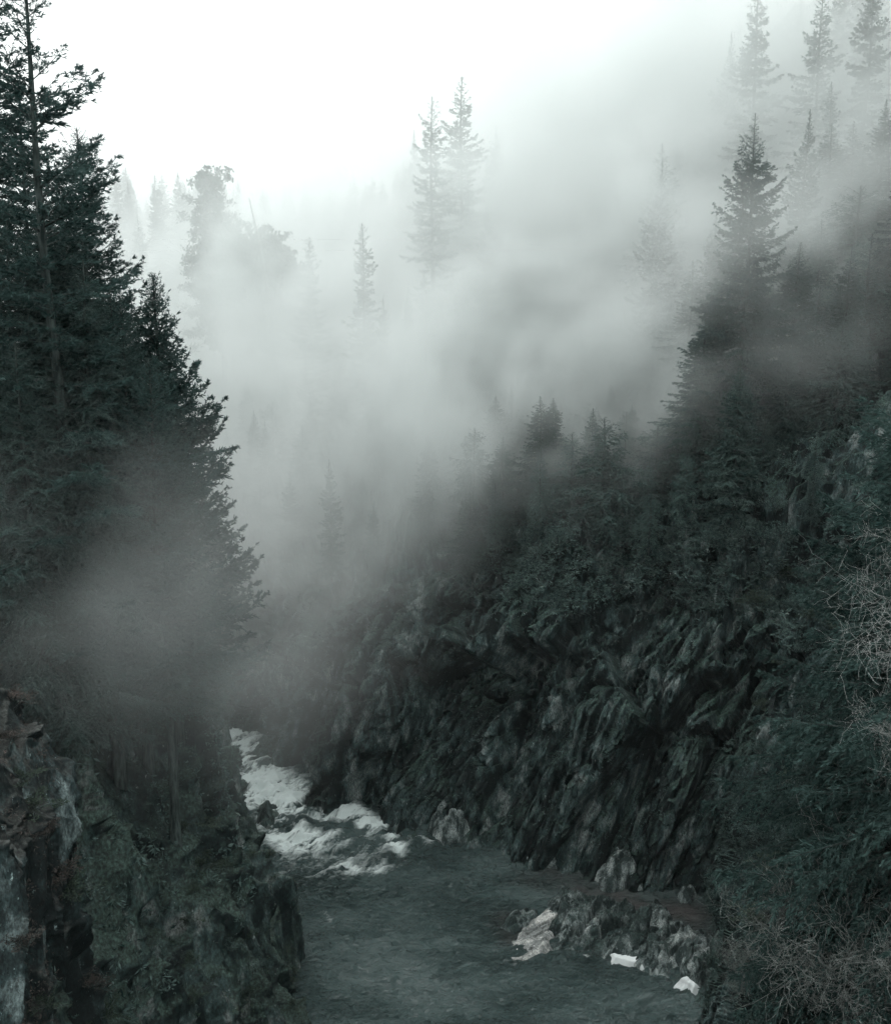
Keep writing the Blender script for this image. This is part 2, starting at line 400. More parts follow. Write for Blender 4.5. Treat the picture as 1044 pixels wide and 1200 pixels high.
nx, ny = 560, 640
xs = np.linspace(-46, 32, nx); ys = 60 + 95 * np.linspace(0, 1, ny)
X, Y = np.meshgrid(xs, ys, indexing='ij'); X = X.ravel(); Y = Y.ravel()
foam = np.zeros(len(X)); hgt = np.zeros(len(X))
flow = [w(270, 868), w(292, 895), w(318, 925), w(350, 945), w(395, 952), w(432, 966)]
foam += 1.25 * seg_mask(X, Y, [(-45, 134)] + flow[:3], 3.6) + 1.05 * seg_mask(X, Y, flow[2:5], 2.1) + 0.9 * seg_mask(X, Y, flow[4:], 1.8)
foam += 0.9 * seg_mask(X, Y, [w(315, 948), w(335, 968), w(352, 990), w(375, 985)], 2.3)
foam += 0.7 * seg_mask(X, Y, [w(425, 960), w(440, 968)], 1.2) + 0.35 * seg_mask(X, Y, [w(300, 930), w(360, 1010), w(430, 1000)], 5.0)
foam += 0.85 * seg_mask(X, Y, [w(458, 985), w(466, 996)], 0.9) + 0.7 * seg_mask(X, Y, [w(487, 984), w(505, 992)], 0.6)
foam += 0.50 * seg_mask(X, Y, [w(385, 1022), w(402, 1013), w(420, 1022), w(448, 1020)], 1.0)
foam += 0.45 * seg_mask(X, Y, [w(383, 1070), w(386, 1080)], 0.35)
foam -= 0.7 * seg_mask(X, Y, [w(378, 968), w(400, 972)], 1.5)
foam *= 0.9
P = np.stack([X, Y, X * 0], 1)
c40, s40 = math.cos(0.9), math.sin(0.9)
F = np.stack([(X * c40 - Y * s40) * 0.9, (X * s40 + Y * c40) * 0.3, X * 0], 1)
foam = foam * (0.9 + 1.0 * fbm(F * 1.3, 31, 6, 0.75)) - 0.08
turb = seg_mask(X, Y, [(-40, 130), w(330, 940), w(400, 980), w(470, 990)], 7)
hgt += turb * 0.75 * fbm(P * 0.45, 41, 4) + turb * 0.25 * np.abs(fbm(F * 1.2, 43, 3))
# ripples run across the current
a = 0.25
G = np.stack([(X * math.cos(a) + Y * math.sin(a)) * 0.55, (-X * math.sin(a) + Y * math.cos(a)) * 1.5, X * 0 + 3], 1)
hgt += 0.07 * fbm(G * 2.3, 48, 3, 0.6) + 0.34 * fbm(G * 0.8, 45, 4, 0.62)
hgt += np.clip(foam, 0, 1) * 0.10 * (1 + fbm(F * 2.2, 47, 3))
# the river falls toward the camera at the rapids
hgt += np.clip((Y - 112) / 18, 0, 1) * 1.2
V = np.stack([X, Y, hgt], 1)
m, nt, N, L = new_mat('river_water')
out = N.new('ShaderNodeOutputMaterial'); b = N.new('ShaderNodeBsdfPrincipled')
b.inputs['Base Color'].default_value = (0.052, 0.082, 0.080, 1); b.inputs['Roughness'].default_value = 0.08; b.inputs['IOR'].default_value = 1.5
geo = N.new('ShaderNodeNewGeometry')
mpw = N.new('ShaderNodeMapping'); mpw.inputs['Scale'].default_value = (0.75, 2.0, 1); mpw.inputs['Rotation'].default_value = (0, 0, -0.25)
L.new(geo.outputs['Position'], mpw.inputs[0])
nw = N.new('ShaderNodeTexNoise'); nw.inputs['Scale'].default_value = 1.0; nw.inputs['Detail'].default_value = 5; nw.inputs['Roughness'].default_value = 0.6; nw.inputs['Distortion'].default_value = 0.8
L.new(mpw.outputs[0], nw.inputs['Vector'])
bp = N.new('ShaderNodeBump'); bp.inputs['Strength'].default_value = 0.9; bp.inputs['Distance'].default_value = 2.6
nlo = N.new('ShaderNodeTexNoise'); nlo.inputs['Scale'].default_value = 0.09; nlo.inputs['Detail'].default_value = 3; L.new(mpw.outputs[0], nlo.inputs['Vector'])
nst = N.new('ShaderNodeMapRange'); nst.inputs['From Min'].default_value = 0.35; nst.inputs['From Max'].default_value = 0.65; nst.inputs['To Min'].default_value = 0.35; nst.inputs['To Max'].default_value = 1.0
L.new(nlo.outputs['Fac'], nst.inputs['Value']); L.new(nst.outputs[0], bp.inputs['Strength'])
L.new(nw.outputs['Fac'], bp.inputs['Height']); L.new(bp.outputs[0], b.inputs['Normal'])
at1 = N.new('ShaderNodeAttribute'); at1.attribute_name = 'foam'
nf = N.new('ShaderNodeTexNoise'); nf.inputs['Scale'].default_value = 3.2; nf.inputs['Detail'].default_value = 8; nf.inputs['Roughness'].default_value = 0.7
mpf = N.new('ShaderNodeMapping'); mpf.inputs['Rotation'].default_value = (0, 0, 0.75); mpf.inputs['Scale'].default_value = (0.35, 1.3, 1); L.new(geo.outputs['Position'], mpf.inputs[0]); L.new(mpf.outputs[0], nf.inputs['Vector'])
fa = N.new('ShaderNodeMath'); fa.operation = 'MULTIPLY_ADD'; L.new(nf.outputs['Fac'], fa.inputs[0]); fa.inputs[1].default_value = 0.9; L.new(at1.outputs['Fac'], fa.inputs[2])
fr = N.new('ShaderNodeMapRange'); fr.inputs['From Min'].default_value = 0.60; fr.inputs['From Max'].default_value = 1.7
L.new(fa.outputs[0], fr.inputs['Value'])
fb = N.new('ShaderNodeBsdfDiffuse'); fb.inputs[0].default_value = (0.66, 0.72, 0.71, 1)
# silt of the side channel
at2 = N.new('ShaderNodeAttribute'); at2.attribute_name = 'silt'
mxc = N.new('ShaderNodeMix'); mxc.data_type = 'RGBA'; L.new(at2.outputs['Fac'], mxc.inputs[0]); mxc.inputs[6].default_value = (0.052, 0.082, 0.080, 1); mxc.inputs[7].default_value = (0.056, 0.052, 0.050, 1)
L.new(mxc.outputs[2], b.inputs['Base Color'])
ms = N.new('ShaderNodeMixShader'); L.new(fr.outputs[0], ms.inputs[0]); L.new(b.outputs[0], ms.inputs[1]); L.new(fb.outputs[0], ms.inputs[2])
L.new(ms.outputs[0], out.inputs['Surface'])
M_WATER = m
silt = np.clip((0.75 + 0.5 * fbm(P * 0.4, 49, 3)) * seg_mask(X, Y, [w(640, 1030), w(720, 1050), w(800, 1068), w(860, 1095), w(850, 1110)], 2.6), 0, 1) + 0.6 * seg_mask(X, Y, [w(590, 1075), w(600, 1100)], 1.2)
# side channel lies calm
V[:, 2] *= 1 - 0.8 * np.clip(silt, 0, 1)
wm = mesh_np('river', V, grid_faces(nx, ny), [M_WATER], smooth=True)
for nm, arr in (('foam', foam), ('silt', silt)):
    at_ = wm.attributes.new(nm, 'FLOAT', 'POINT'); at_.data.foreach_set('value', arr.astype(np.float32))
props(link('river', wm), 'dark green river with white rapids at the bend', kind='structure')
wm2 = mesh_np('river_reach', [(-60, -60, 0.0), (60, -60, 0.0), (60, 60, 0.0), (-60, 60, 0.0), (-46, 60, 1.15), (-46, 155, 1.15), (-200, 60, 1.15), (-200, 250, 1.15)], [(0, 1, 2, 3), (4, 5, 7, 6)], [M_WATER])
props(link('river', wm2), 'calm reach of the river downstream', kind='structure')

# ------------------------------------------------------------------ foliage builders
rng = np.random.default_rng(5)
def blades(O, D, Ln, Wd):
    """a leaf-shaped quad for every origin, direction, length, width"""
    n = len(O)
    D = D / (np.linalg.norm(D, axis=1, keepdims=True) + 1e-9)
    r = rng.normal(size=(n, 3)); S = np.cross(D, r); S /= np.linalg.norm(S, axis=1, keepdims=True) + 1e-9
    Ln = np.broadcast_to(Ln, (n,))[:, None]; Wd = np.broadcast_to(Wd, (n,))[:, None]
    mid = O + D * Ln * 0.45
    V = np.stack([O, mid + S * Wd * 0.5, O + D * Ln, mid - S * Wd * 0.5], 1).reshape(-1, 3)
    F = np.arange(4 * n).reshape(-1, 4)
    return V, F

def tubes(segs, sides=3):
    """segs: (p0, p1, r0, r1) arrays -> quads"""
    p0, p1, r0, r1 = [np.asarray(a, float) for a in segs]
    n = len(p0); D = p1 - p0; D /= np.linalg.norm(D, axis=1, keepdims=True) + 1e-9
    ref = np.where(np.abs(D[:, 2:3]) > 0.9, np.array([[1.0, 0, 0]]), np.array([[0, 0, 1.0]]))
    A = np.cross(D, ref); A /= np.linalg.norm(A, axis=1, keepdims=True) + 1e-9
    B = np.cross(D, A)
    V = np.zeros((n, 2 * sides, 3))
    for k in range(sides):
        t = 2 * math.pi * k / sides
        o = A * math.cos(t) + B * math.sin(t)
        V[:, k] = p0 + o * r0[:, None]; V[:, sides + k] = p1 + o * r1[:, None]
    F = []
    base = np.arange(n)[:, None] * 2 * sides
    for k in range(sides):
        k2 = (k + 1) % sides
        F.append(base + np.array([[k, k2, sides + k2, sides + k]]))
    return V.reshape(-1, 3), np.concatenate(F)

def trunk_mesh(name, H, r, mat, bend=0.0, seed=0, top=0.03):
    rs = np.random.default_rng(seed); n = 26; sides = 9
    V = []; 
    ax = np.zeros((n, 3))
    for i in range(n):
        t = i / (n - 1)
        ax[i] = (bend * math.sin(t * 2.6) + 0.004 * H * math.sin(9 * t + seed), 0.003 * H * math.sin(7 * t + seed * 2), t * H - 1.5 * (i == 0))
        rr = r * (1 - t) ** 0.85 + top + (0.35 * r * max(0, 1 - t * 14))
        for k in range(sides):
            an = 2 * math.pi * k / sides
            q = rr * (1 + 0.08 * rs.normal())
            V.append((ax[i][0] + q * math.cos(an), ax[i][1] + q * math.sin(an), ax[i][2]))
    F = [(i * sides + k, i * sides + (k + 1) % sides, (i + 1) * sides + (k + 1) % sides, (i + 1) * sides + k) for i in range(n - 1) for k in range(sides)]
    return mesh_np(name, V, F, [mat], smooth=True), ax

def conifer(kind, H, Rm, r_trunk, seed, t0=0.1, nb=150, el_lo=-0.25, el_hi=0.7, droop=0.25, upturn=0.3, twig=0.45, blade=0.3, bw=0.07,
            dens=1.0, power=0.8, jit=0.3, hang=0.1, bend=0.0, needle=None, gaps=0.0, wood=True):
    """returns (trunk mesh, crown mesh)"""
    rs = np.random.default_rng(seed)
    tm, ax = trunk_mesh(kind + '_trunk', H, r_trunk, M_BARK, bend, seed)
    O, D, LN = [], [], []; w0, w1, wr0, wr1 = [], [], [], []
    lump = rs.uniform(0, 6.28, 4)
    for i in range(nb):
        t = t0 + (1 - t0) * ((i + rs.uniform(0, 1)) / nb) ** 0.9
        if t > 0.995: t = 0.995
        tt = (t - t0) / (1 - t0)
        az = i * 2.39996 + rs.normal() * 0.35
        prof = (1 - tt) ** power * (0.55 + 0.45 * min(1, tt * 6 + 0.35))
        L_ = Rm * prof * (1 + jit * float(np.clip(rs.normal(), -1.6, 1.2))) * (1 + 0.18 * math.sin(az * 2 + lump[0]) + 0.14 * math.sin(tt * 15 + lump[1]))
        L_ = max(L_, 0.12)
        if gaps and rs.uniform() < gaps * (0.3 + 0.7 * math.sin(tt * 23 + lump[2]) ** 2): continue
        el = el_lo + (el_hi - el_lo) * tt ** 1.3 + rs.normal() * 0.08
        base = np.array([np.interp(t * H, ax[:, 2], ax[:, 0]), np.interp(t * H, ax[:, 2], ax[:, 1]), t * H])
        n = 9
        s = np.linspace(0, 1, n)
        rad = s * L_ * math.cos(el)
        zz = s * L_ * math.sin(el) - droop * L_ * s ** 1.6 * (1 - 0.6 * tt) + upturn * L_ * s ** 3.2
        az2 = az + (rs.normal() * 0.18) * s
        pts = base + np.stack([rad * np.cos(az2), rad * np.sin(az2), zz], 1)
        if wood:
            w0.append(pts[:-1:2]); w1.append(pts[2::2]); rr = 0.012 * L_ + 0.012
            q = rr * (1 - s); wr0.append(q[:-1:2]); wr1.append(q[2::2] + 0.004)
        topf = 0.32 + 0.68 * min(1.0, (1 - tt) * 5)
        # side twigs
        nt_ = max(3, int(L_ / twig * 2.4 * dens ** 0.5))
        st = rs.uniform(0.12, 1.0, nt_)
        side = np.where(np.arange(nt_) % 2 == 0, 1.0, -1.0)
        pi_ = np.stack([np.interp(st, s, pts[:, k]) for k in range(3)], 1)
        tan = np.stack([np.interp(st, s, np.gradient(pts[:, k])) for k in range(3)], 1); tan /= np.linalg.norm(tan, axis=1, keepdims=True) + 1e-9
        lat = np.cross(tan, [0, 0, 1.0]); lat /= np.linalg.norm(lat, axis=1, keepdims=True) + 1e-9
        tl = (0.42 * L_ * (1 - st) ** 0.7 * np.minimum(1, st * 3) + (0.16 + 0.05 * L_) * (1 - 0.7 * st) * min(1, L_)) * rs.uniform(0.6, 1.2, nt_)
        tl = np.minimum(tl, 1.9)
        td = tan * 0.75 + lat * side[:, None] * 0.8 + rs.normal(size=(nt_, 3)) * 0.12; td[:, 2] -= hang; td /= np.linalg.norm(td, axis=1, keepdims=True)
        # blades along twigs and along the branch
        nbl = max(2, int(3.2 * dens * np.mean(tl) / blade * 2))
        u = rs.uniform(0.0, 1.0, (nt_, nbl))
        o = pi_[:, None, :] + td[:, None, :] * (u * tl[:, None])[..., None]
        o[..., 2] -= hang * 1.2 * (u ** 2) * tl[:, None]
        d = td[:, None, :] * 1.0 + rs.normal(size=(nt_, nbl, 3)) * 0.42; d[..., 2] -= hang * 0.8
        O.append(o.reshape(-1, 3)); D.append(d.reshape(-1, 3)); LN.append(np.repeat(blade * topf * (1.15 - 0.45 * st) * rs.uniform(0.6, 1.3, nt_), nbl))
        nb2 = int(5 * dens * L_ / blade * 0.5) + 3
        u = rs.uniform(0.1, 1.0, nb2)
        o = np.stack([np.interp(u, s, pts[:, k]) for k in range(3)], 1)
        tn = np.stack([np.interp(u, s, np.gradient(pts[:, k])) for k in range(3)], 1); tn /= np.linalg.norm(tn, axis=1, keepdims=True) + 1e-9
        O.append(o); D.append(tn + rs.normal(size=(nb2, 3)) * 0.45); LN.append(blade * topf * (1.1 - 0.35 * u) * rs.uniform(0.6, 1.2, nb2))
    # leader
    k = 22; zz = H * (1 - rs.uniform(0, 0.06, k) ** 1.0)
    O.append(np.stack([np.interp(zz, ax[:, 2], ax[:, 0]), np.interp(zz, ax[:, 2], ax[:, 1]), zz], 1)); D.append(rs.normal(size=(k, 3)) * 0.22 + (0, 0, 1.0)); LN.append(np.full(k, blade * 0.55))
    O = np.concatenate(O); D = np.concatenate(D); LN = np.concatenate(LN)
    V1, F1 = blades(O, D, LN, bw * (LN / blade))
    if wood:
        V2, F2 = tubes((np.concatenate(w0), np.concatenate(w1), np.concatenate(wr0), np.concatenate(wr1)))
        V = np.concatenate([V1, V2]); F = np.concatenate([F1, F2 + len(V1)]); mi = np.concatenate([np.zeros(len(F1), int), np.ones(len(F2), int)])
    else: V, F, mi = V1, F1, np.zeros(len(F1), int)
    cm = mesh_np(kind + '_crown', V, F, [needle or M_NEEDLE, M_BARK], midx=mi)
    return tm, cm

def bare_tree(kind, H, seed, mat, spread=0.55, levels=5, lean=(0, 0), r0=0.16, up=0.25, minr=0.010, first=0.25, kids=(4, 5, 5, 4, 3), L0=0.45):
    rs = np.random.default_rng(seed)
    T0, T1, TR0, TR1 = [], [], [], []; B0, B1, BR0, BR1 = [], [], [], []
    def limb(p, d, Ln, r, lev):
        n = 5 if lev < 3 else 3
        pts = [p]; q = d.copy()
        for i in range(n):
            q = q + rs.normal(size=3) * (0.09 + 0.03 * lev); q[2] += up * 0.12
            q /= np.linalg.norm(q)
            pts.append(pts[-1] + q * Ln / n)
        for i in range(n):
            ra, rb = r * (1 - 0.7 * i / n), r * (1 - 0.7 * (i + 1) / n)
            a = (T0, T1, TR0, TR1) if lev == 0 else (B0, B1, BR0, BR1)
            a[0].append(pts[i]); a[1].append(pts[i + 1]); a[2].append(max(ra, minr)); a[3].append(max(rb, minr))
        if lev >= levels: return
        for k in range(kids[min(lev, len(kids) - 1)]):
            s = first + (1 - first) * (k + rs.uniform(0.2, 0.9)) / kids[min(lev, len(kids) - 1)]; s = min(s, 0.98)
            j = min(int(s * n), n - 1); f = s * n - j
            b_ = pts[j] * (1 - f) + pts[j + 1] * f
            dd = pts[j + 1] - pts[j]; dd /= np.linalg.norm(dd)
            sd = np.cross(dd, rs.normal(size=3)); sd /= np.linalg.norm(sd)
            nd = dd * (1 - spread) + sd * spread * 1.25; nd /= np.linalg.norm(nd)
            limb(b_, nd, Ln * rs.uniform(0.42, 0.72), max(r * (1 - 0.7 * s) * 0.62, minr), lev + 1)
    d0 = np.array([lean[0], lean[1], 1.0]); d0 /= np.linalg.norm(d0)
    limb(np.array([0, 0, -0.5]), d0, H, r0, 0)
    V, F = tubes((T0, T1, np.array(TR0), np.array(TR1)), 8); tm = mesh_np(kind + '_trunk', V, F, [mat], smooth=True)
    V, F = tubes((B0, B1, np.array(BR0), np.array(BR1)), 3); cm = mesh_np(kind + '_crown', V, F, [mat])
    return tm, cm

def make(kind, meshes, loc, rz, s, label, cat, group=None, parts=('trunk', 'crown'), lean=None):
    e = empty(kind, loc, rz); e.scale = s if isinstance(s, tuple) else (s, s, s)
    if lean: e.rotation_euler = (lean[0], lean[1], rz)
    for nm, me in zip(parts, meshes): link(nm, me, e)
    return props(e, label, cat, group)
# where a photo position meets the land
_d = ALLV[:, 1] * cp - (ALLV[:, 2] - CAMZ) * sp_
_px = 522 + FPX * ALLV[:, 0] / _d; _py = 600 - FPX * (ALLV[:, 1] * sp_ + (ALLV[:, 2] - CAMZ) * cp) / _d
def hit(px, py, r=5):
    while True:
        m = np.where((np.abs(_px - px) < r) & (np.abs(_py - py) < r) & (_d > 5))[0]
        if len(m): break
        r *= 1.6
    return ALLV[m[np.argmin(_d[m])]]

# ---- kinds of tree, one of each
K = {}
K['sparse_fir'] = (42.0, conifer('fir', 42, 6.4, 0.42, 11, t0=0.16, nb=190, el_lo=-0.12, el_hi=0.75, droop=0.18, upturn=0.20, twig=0.42, blade=0.30, bw=0.075, dens=1.15, power=0.55, jit=0.28, gaps=0.35, needle=M_NEEDLE3, bend=0.5, hang=0.05))
K['dark_fir'] = (36.0, conifer('fir', 36, 5.6, 0.36, 12, t0=0.30, nb=300, el_lo=-0.05, el_hi=0.8, droop=0.14, upturn=0.26, twig=0.42, blade=0.30, bw=0.075, dens=1.2, power=0.62, jit=0.13, gaps=0.12, needle=M_NEEDLE3))
K['hemlock'] = (40.0, conifer('hemlock', 40, 5.6, 0.36, 13, t0=0.30, nb=330, el_lo=-0.15, el_hi=0.6, droop=0.30, upturn=0.12, twig=0.36, blade=0.24, bw=0.06, dens=1.25, power=0.62, jit=0.22, hang=0.28, gaps=0.05, needle=M_NEEDLE2))
K['hemlock2'] = (34.0, conifer('hemlock', 34, 5.2, 0.30, 14, t0=0.32, nb=290, el_lo=-0.2, el_hi=0.6, droop=0.34, upturn=0.16, twig=0.36, blade=0.24, bw=0.06, dens=1.2, power=0.7, jit=0.28, hang=0.3, gaps=0.12, needle=M_NEEDLE2, bend=0.4))
K['spruce'] = (34.0, conifer('spruce', 34, 5.6, 0.30, 15, t0=0.36, nb=330, el_lo=-0.1, el_hi=0.95, droop=0.08, upturn=0.30, twig=0.42, blade=0.32, bw=0.085, dens=1.15, power=0.66, jit=0.14, gaps=0.0, needle=M_NEEDLE3))
K['tall_fir'] = (42.0, conifer('fir', 42, 7.6, 0.42, 16, t0=0.05, nb=360, el_lo=-0.3, el_hi=0.7, droop=0.22, upturn=0.25, twig=0.42, blade=0.36, bw=0.10, dens=1.3, power=0.72, jit=0.33, gaps=0.2, needle=M_NEEDLE3, hang=0.15))
K['narrow'] = (30.0, conifer('spruce', 30, 2.5, 0.26, 17, t0=0.05, nb=240, el_lo=-0.35, el_hi=0.7, droop=0.25, upturn=0.3, twig=0.4, blade=0.36, bw=0.12, dens=1.3, power=0.5, jit=0.4, gaps=0.25, needle=M_NEEDLE3))
K['far_a'] = (30.0, conifer('spruce', 30, 4.3, 0.28, 18, t0=0.06, nb=230, el_lo=-0.25, el_hi=0.8, droop=0.2, upturn=0.35, twig=0.5, blade=0.42, bw=0.14, dens=1.3, power=0.8, jit=0.25, gaps=0.15, needle=M_NEEDLE))
K['far_b'] = (30.0, conifer('fir', 30, 3.6, 0.28, 19, t0=0.12, nb=190, el_lo=-0.3, el_hi=0.7, droop=0.25, upturn=0.25, twig=0.5, blade=0.42, bw=0.14, dens=1.3, power=0.65, jit=0.38, gaps=0.3, needle=M_NEEDLE))
K['far_c'] = (30.0, conifer('hemlock', 30, 4.6, 0.28, 20, t0=0.04, nb=280, el_lo=-0.2, el_hi=0.7, droop=0.3, upturn=0.15, twig=0.5, blade=0.38, bw=0.12, dens=1.3, power=0.7, jit=0.25, hang=0.25, needle=M_NEEDLE2))
K['young'] = (9.0, conifer('hemlock', 9, 2.3, 0.09, 21, t0=0.03, nb=110, el_lo=-0.1, el_hi=0.9, droop=0.35, upturn=0.1, twig=0.3, blade=0.22, bw=0.06, dens=0.9, power=0.75, jit=0.25, hang=0.35, needle=M_BRUSH))
K['young2'] = (8.0, conifer('hemlock', 8, 2.6, 0.08, 22, t0=0.02, nb=95, el_lo=-0.05, el_hi=1.0, droop=0.45, upturn=0.1, twig=0.3, blade=0.22, bw=0.06, dens=0.9, power=0.6, jit=0.35, hang=0.4, needle=M_NEEDLE2))

def tree(k, px, py, Y, wf, label, group=None, name=None, cat='tree', base=None, lean=None, rz=None):
    """a tree whose tip is seen at (px, py), rooted on the land at distance Y"""
    t = at(px, py, Y); H0, ms = K[k]
    zb = zat(t[0], Y, 1.5) - 0.4 if base is None else base
    s = (t[2] - zb) / H0
    nm = name or {'s': 'fir', 'd': 'fir', 'h': 'hemlock', 't': 'fir'}.get(k[0], 'spruce')
    if k == 'spruce': nm = 'spruce'
    return make(nm, ms, (t[0], Y, zb), random.uniform(0, 6.28) if rz is None else rz, (s * wf, s * wf, s), label, cat, group, lean=lean)

# left bank giants
tree('sparse_fir', 14, -75, 64, 1.0, 'tallest sparse fir on the left bank with its bare trunk showing through', rz=0.6)
tree('sparse_fir', -48, -120, 72, 1.1, 'dark fir half out of frame at the left edge behind the tallest fir', rz=2.2)
tree('dark_fir', 88, 150, 73, 0.92, 'dark fir whose upturned bough tips reach right from behind the pale hemlock', rz=1.0)
tree('sparse_fir', 20, 90, 76, 1.0, 'dark fir filling the gap behind the tallest sparse fir')
tree('hemlock', 46, 208, 68, 1.19, 'paler hemlock with a soft rounded top in front of the tallest fir')
tree('hemlock2', 100, 305, 66, 1.15, 'hemlock with a thin grey trunk visible down into the mist', rz=4)
tree('hemlock2', -18, 330, 64, 1.35, 'hemlock cut by the left edge of the picture')
tree('spruce', 182, 322, 74, 0.95, 'pointed dark spruce with upswept branches, rightmost on the left bank', rz=0.4)
tree('dark_fir', 140, 360, 68, 0.9, 'low dark fir between the pale hemlocks and the pointed spruce')
tree('hemlock', 78, 262, 70, 1.28, 'grey green hemlock filling the middle of the left bank stand')
tree('hemlock2', 8, 255, 66, 1.35, 'full hemlock beside the left edge in front of the tallest fir')
tree('hemlock', 128, 335, 71, 1.28, 'soft hemlock leaning against the pointed spruce')
tree('hemlock', 62, 395, 65, 1.28, 'low bright hemlock in the middle of the left stand')
tree('dark_fir', 172, 420, 66, 1.0, 'low fir standing before the pointed spruce')
tree('hemlock', 20, 400, 61, 1.22, 'lowest pale hemlock above the near rock buttress')
tree('dark_fir', 208, 505, 80, 0.8, 'fir dissolving into the mist below the pointed spruce')

# the trees that stand out of the mist
tree('tall_fir', 886, 132, 119, 0.95, 'big dark fir standing alone on the right cliff top', rz=1.2)
tree('far_c', 868, 425, 110, 1.3, 'bushy hemlock with pale twig tips in front of the big dark fir')
tree('far_c', 925, 395, 116, 1.1, 'dark hemlock to the right of the big dark fir')
tree('far_b', 838, 330, 124, 1.1, 'fir hugging the left flank of the big dark fir')
tree('far_a', 775, 188, 150, 1.0, 'pale spruce in the mist left of the big dark fir')
tree('narrow', 506, 114, 172, 1.15, 'ragged narrow spruce, left of the twin tips in the centre mist')
tree('far_b', 541, 90, 184, 1.15, 'fir with the highest tip of the pair in the centre mist')
tree('far_a', 581, 146, 205, 1.0, 'faint spruce right of the twin tips')
tree('far_a', 486, 152, 215, 0.9, 'very faint spruce left of the twin tips')
tree('narrow', 425, 262, 160, 1.0, 'small dark pointed spruce rising from the white mist')
tree('narrow', 362, 278, 168, 1.2, 'small blunt spruce left of the dark pointed one in the mist')
tree('far_b', 382, 240, 215, 0.9, 'thin spruce barely visible behind the blunt one')
tree('far_a', 745, 86, 232, 1.1, 'faint spruce on the skyline left of the right hand forest')
tree('far_b', 890, -22, 172, 1.1, 'fir cut by the top of the picture with long right hand boughs')
tree('far_a', 856, 38, 182, 1.0, 'spruce on the skyline left of the fir cut by the top edge')
tree('far_a', 948, 128, 140, 1.0, 'grey spruce above and right of the big dark fir')
tree('far_a', 800, 75, 215, 0.9, 'faint spruce stepping down the skyline of the right slope')

# ragged broad trees with the leaning snag
def ragged(seed, H, crowns):
    rs = np.random.default_rng(seed)
    tm, ax = trunk_mesh('ragged_tree_trunk', H, 0.35, M_BARK, 0.6, seed)
    O, D = [], []; w = [[], [], [], []]
    for (x, y, z, r) in crowns:
        c = np.array([x, y, z]); k = int(420 * r * r)
        b0 = np.array([np.interp(z - r, ax[:, 2], ax[:, 0]), 0, max(z - r * 1.3, 1)])
        w[0].append(b0); w[1].append(c); w[2].append(0.14); w[3].append(0.05)
        nc = int(22 * r)
        cc = c + rs.normal(size=(nc, 3)) * r * 0.5
        for q in cc: w[0].append(c); w[1].append(q); w[2].append(0.06); w[3].append(0.02)
        idx = rs.integers(0, nc, k)
        p = cc[idx] + rs.normal(size=(k, 3)) * r * np.array([0.13, 0.13, 0.08]); O.append(p); D.append(rs.normal(size=(k, 3)) + (0, 0, 0.3))
    O = np.concatenate(O); D = np.concatenate(D)
    V1, F1 = blades(O, D, 0.45, 0.22); V2, F2 = tubes((w[0], w[1], np.array(w[2]), np.array(w[3])), 5)
    return tm, mesh_np('ragged_tree_crown', np.concatenate([V1, V2]), np.concatenate([F1, F2 + len(V1)]), [M_NEEDLE, M_BARK], midx=np.r_[np.zeros(len(F1), int), np.ones(len(F2), int)])
rag1 = ragged(31, 32, [(0, 0, 31, 2.0), (-0.6, 0, 28.5, 2.0), (-1.2, .5, 26, 2.3), (0.9, 0, 25.5, 2.2), (2.2, 0, 23, 2.8), (0, 0, 22, 3), (-1.6, 0, 20, 2.5), (4.2, 0, 20.5, 2.7), (2.0, 0, 18, 3.2), (5.4, 0, 17.5, 2.5), (-1, 0, 16, 3), (3.5, 0, 15, 3.2), (0.5, 0, 12, 3.2), (6, 0, 14, 2.4)])
rag2 = ragged(32, 24, [(0, 0, 23, 1.8), (1.5, 0, 21.5, 1.9), (-1.4, 0, 21, 1.5), (2.8, 0, 20, 2.0), (0.4, 0, 19.3, 2.3), (-1, 0, 17, 2.4), (3.6, 0, 17, 2.2), (1.5, 0, 15, 2.8), (4.2, 0, 14, 2.2), (0, 0, 12, 2.6)])
K['rag1'] = (32.8, rag1); K['rag2'] = (24.5, rag2)
tree('rag1', 248, 196, 178, 1.0, 'ragged clumpy pine above the mist with a bushy club shaped top', name='pine', rz=0)
tree('rag2', 312, 268, 176, 1.0, 'lower ragged pine right of the leaning bare snag', name='pine', rz=0)
t = at(292, 232, 174); b_ = at(312, 330, 174)
V, F = tubes(([b_, ((t[0] + b_[0]) / 2 + .15, 174, (t[2] + b_[2]) / 2)], [((t[0] + b_[0]) / 2 + .15, 174, (t[2] + b_[2]) / 2), t], np.array([.42, .26]), np.array([.26, .05])), 7)
sn = empty('dead_tree', (b_[0], 174, zat(b_[0], 174))); props(sn, 'leaning bare snag poking out of the ragged pines', 'tree')
zb = zat(b_[0], 174)
V2, F2 = tubes(([(b_[0] + 1.6, 174, zb - 1)], [b_], np.array([.5]), np.array([.42])), 7)
Vv = np.concatenate([V, V2]) - np.array([b_[0], 174, zb]); link('trunk', mesh_np('snag_trunk', Vv, np.concatenate([F, F2 + len(V)]), [M_BARKG], smooth=True), sn)
stub = [(t[0] * (1 - q) + b_[0] * q, 174, t[2] * (1 - q) + b_[2] * q) for q in (.35, .5, .62, .8)]
for p, d in zip(stub, (.7, -.8, .9, -.7)):
    V, F = tubes(([p], [(p[0] + d, 174.3, p[2] + .5)], np.array([.06]), np.array([.02])), 5)
    link('branch', mesh_np('snag_branch', V - np.array([b_[0], 174, zb]), F, [M_BARKG]), sn)

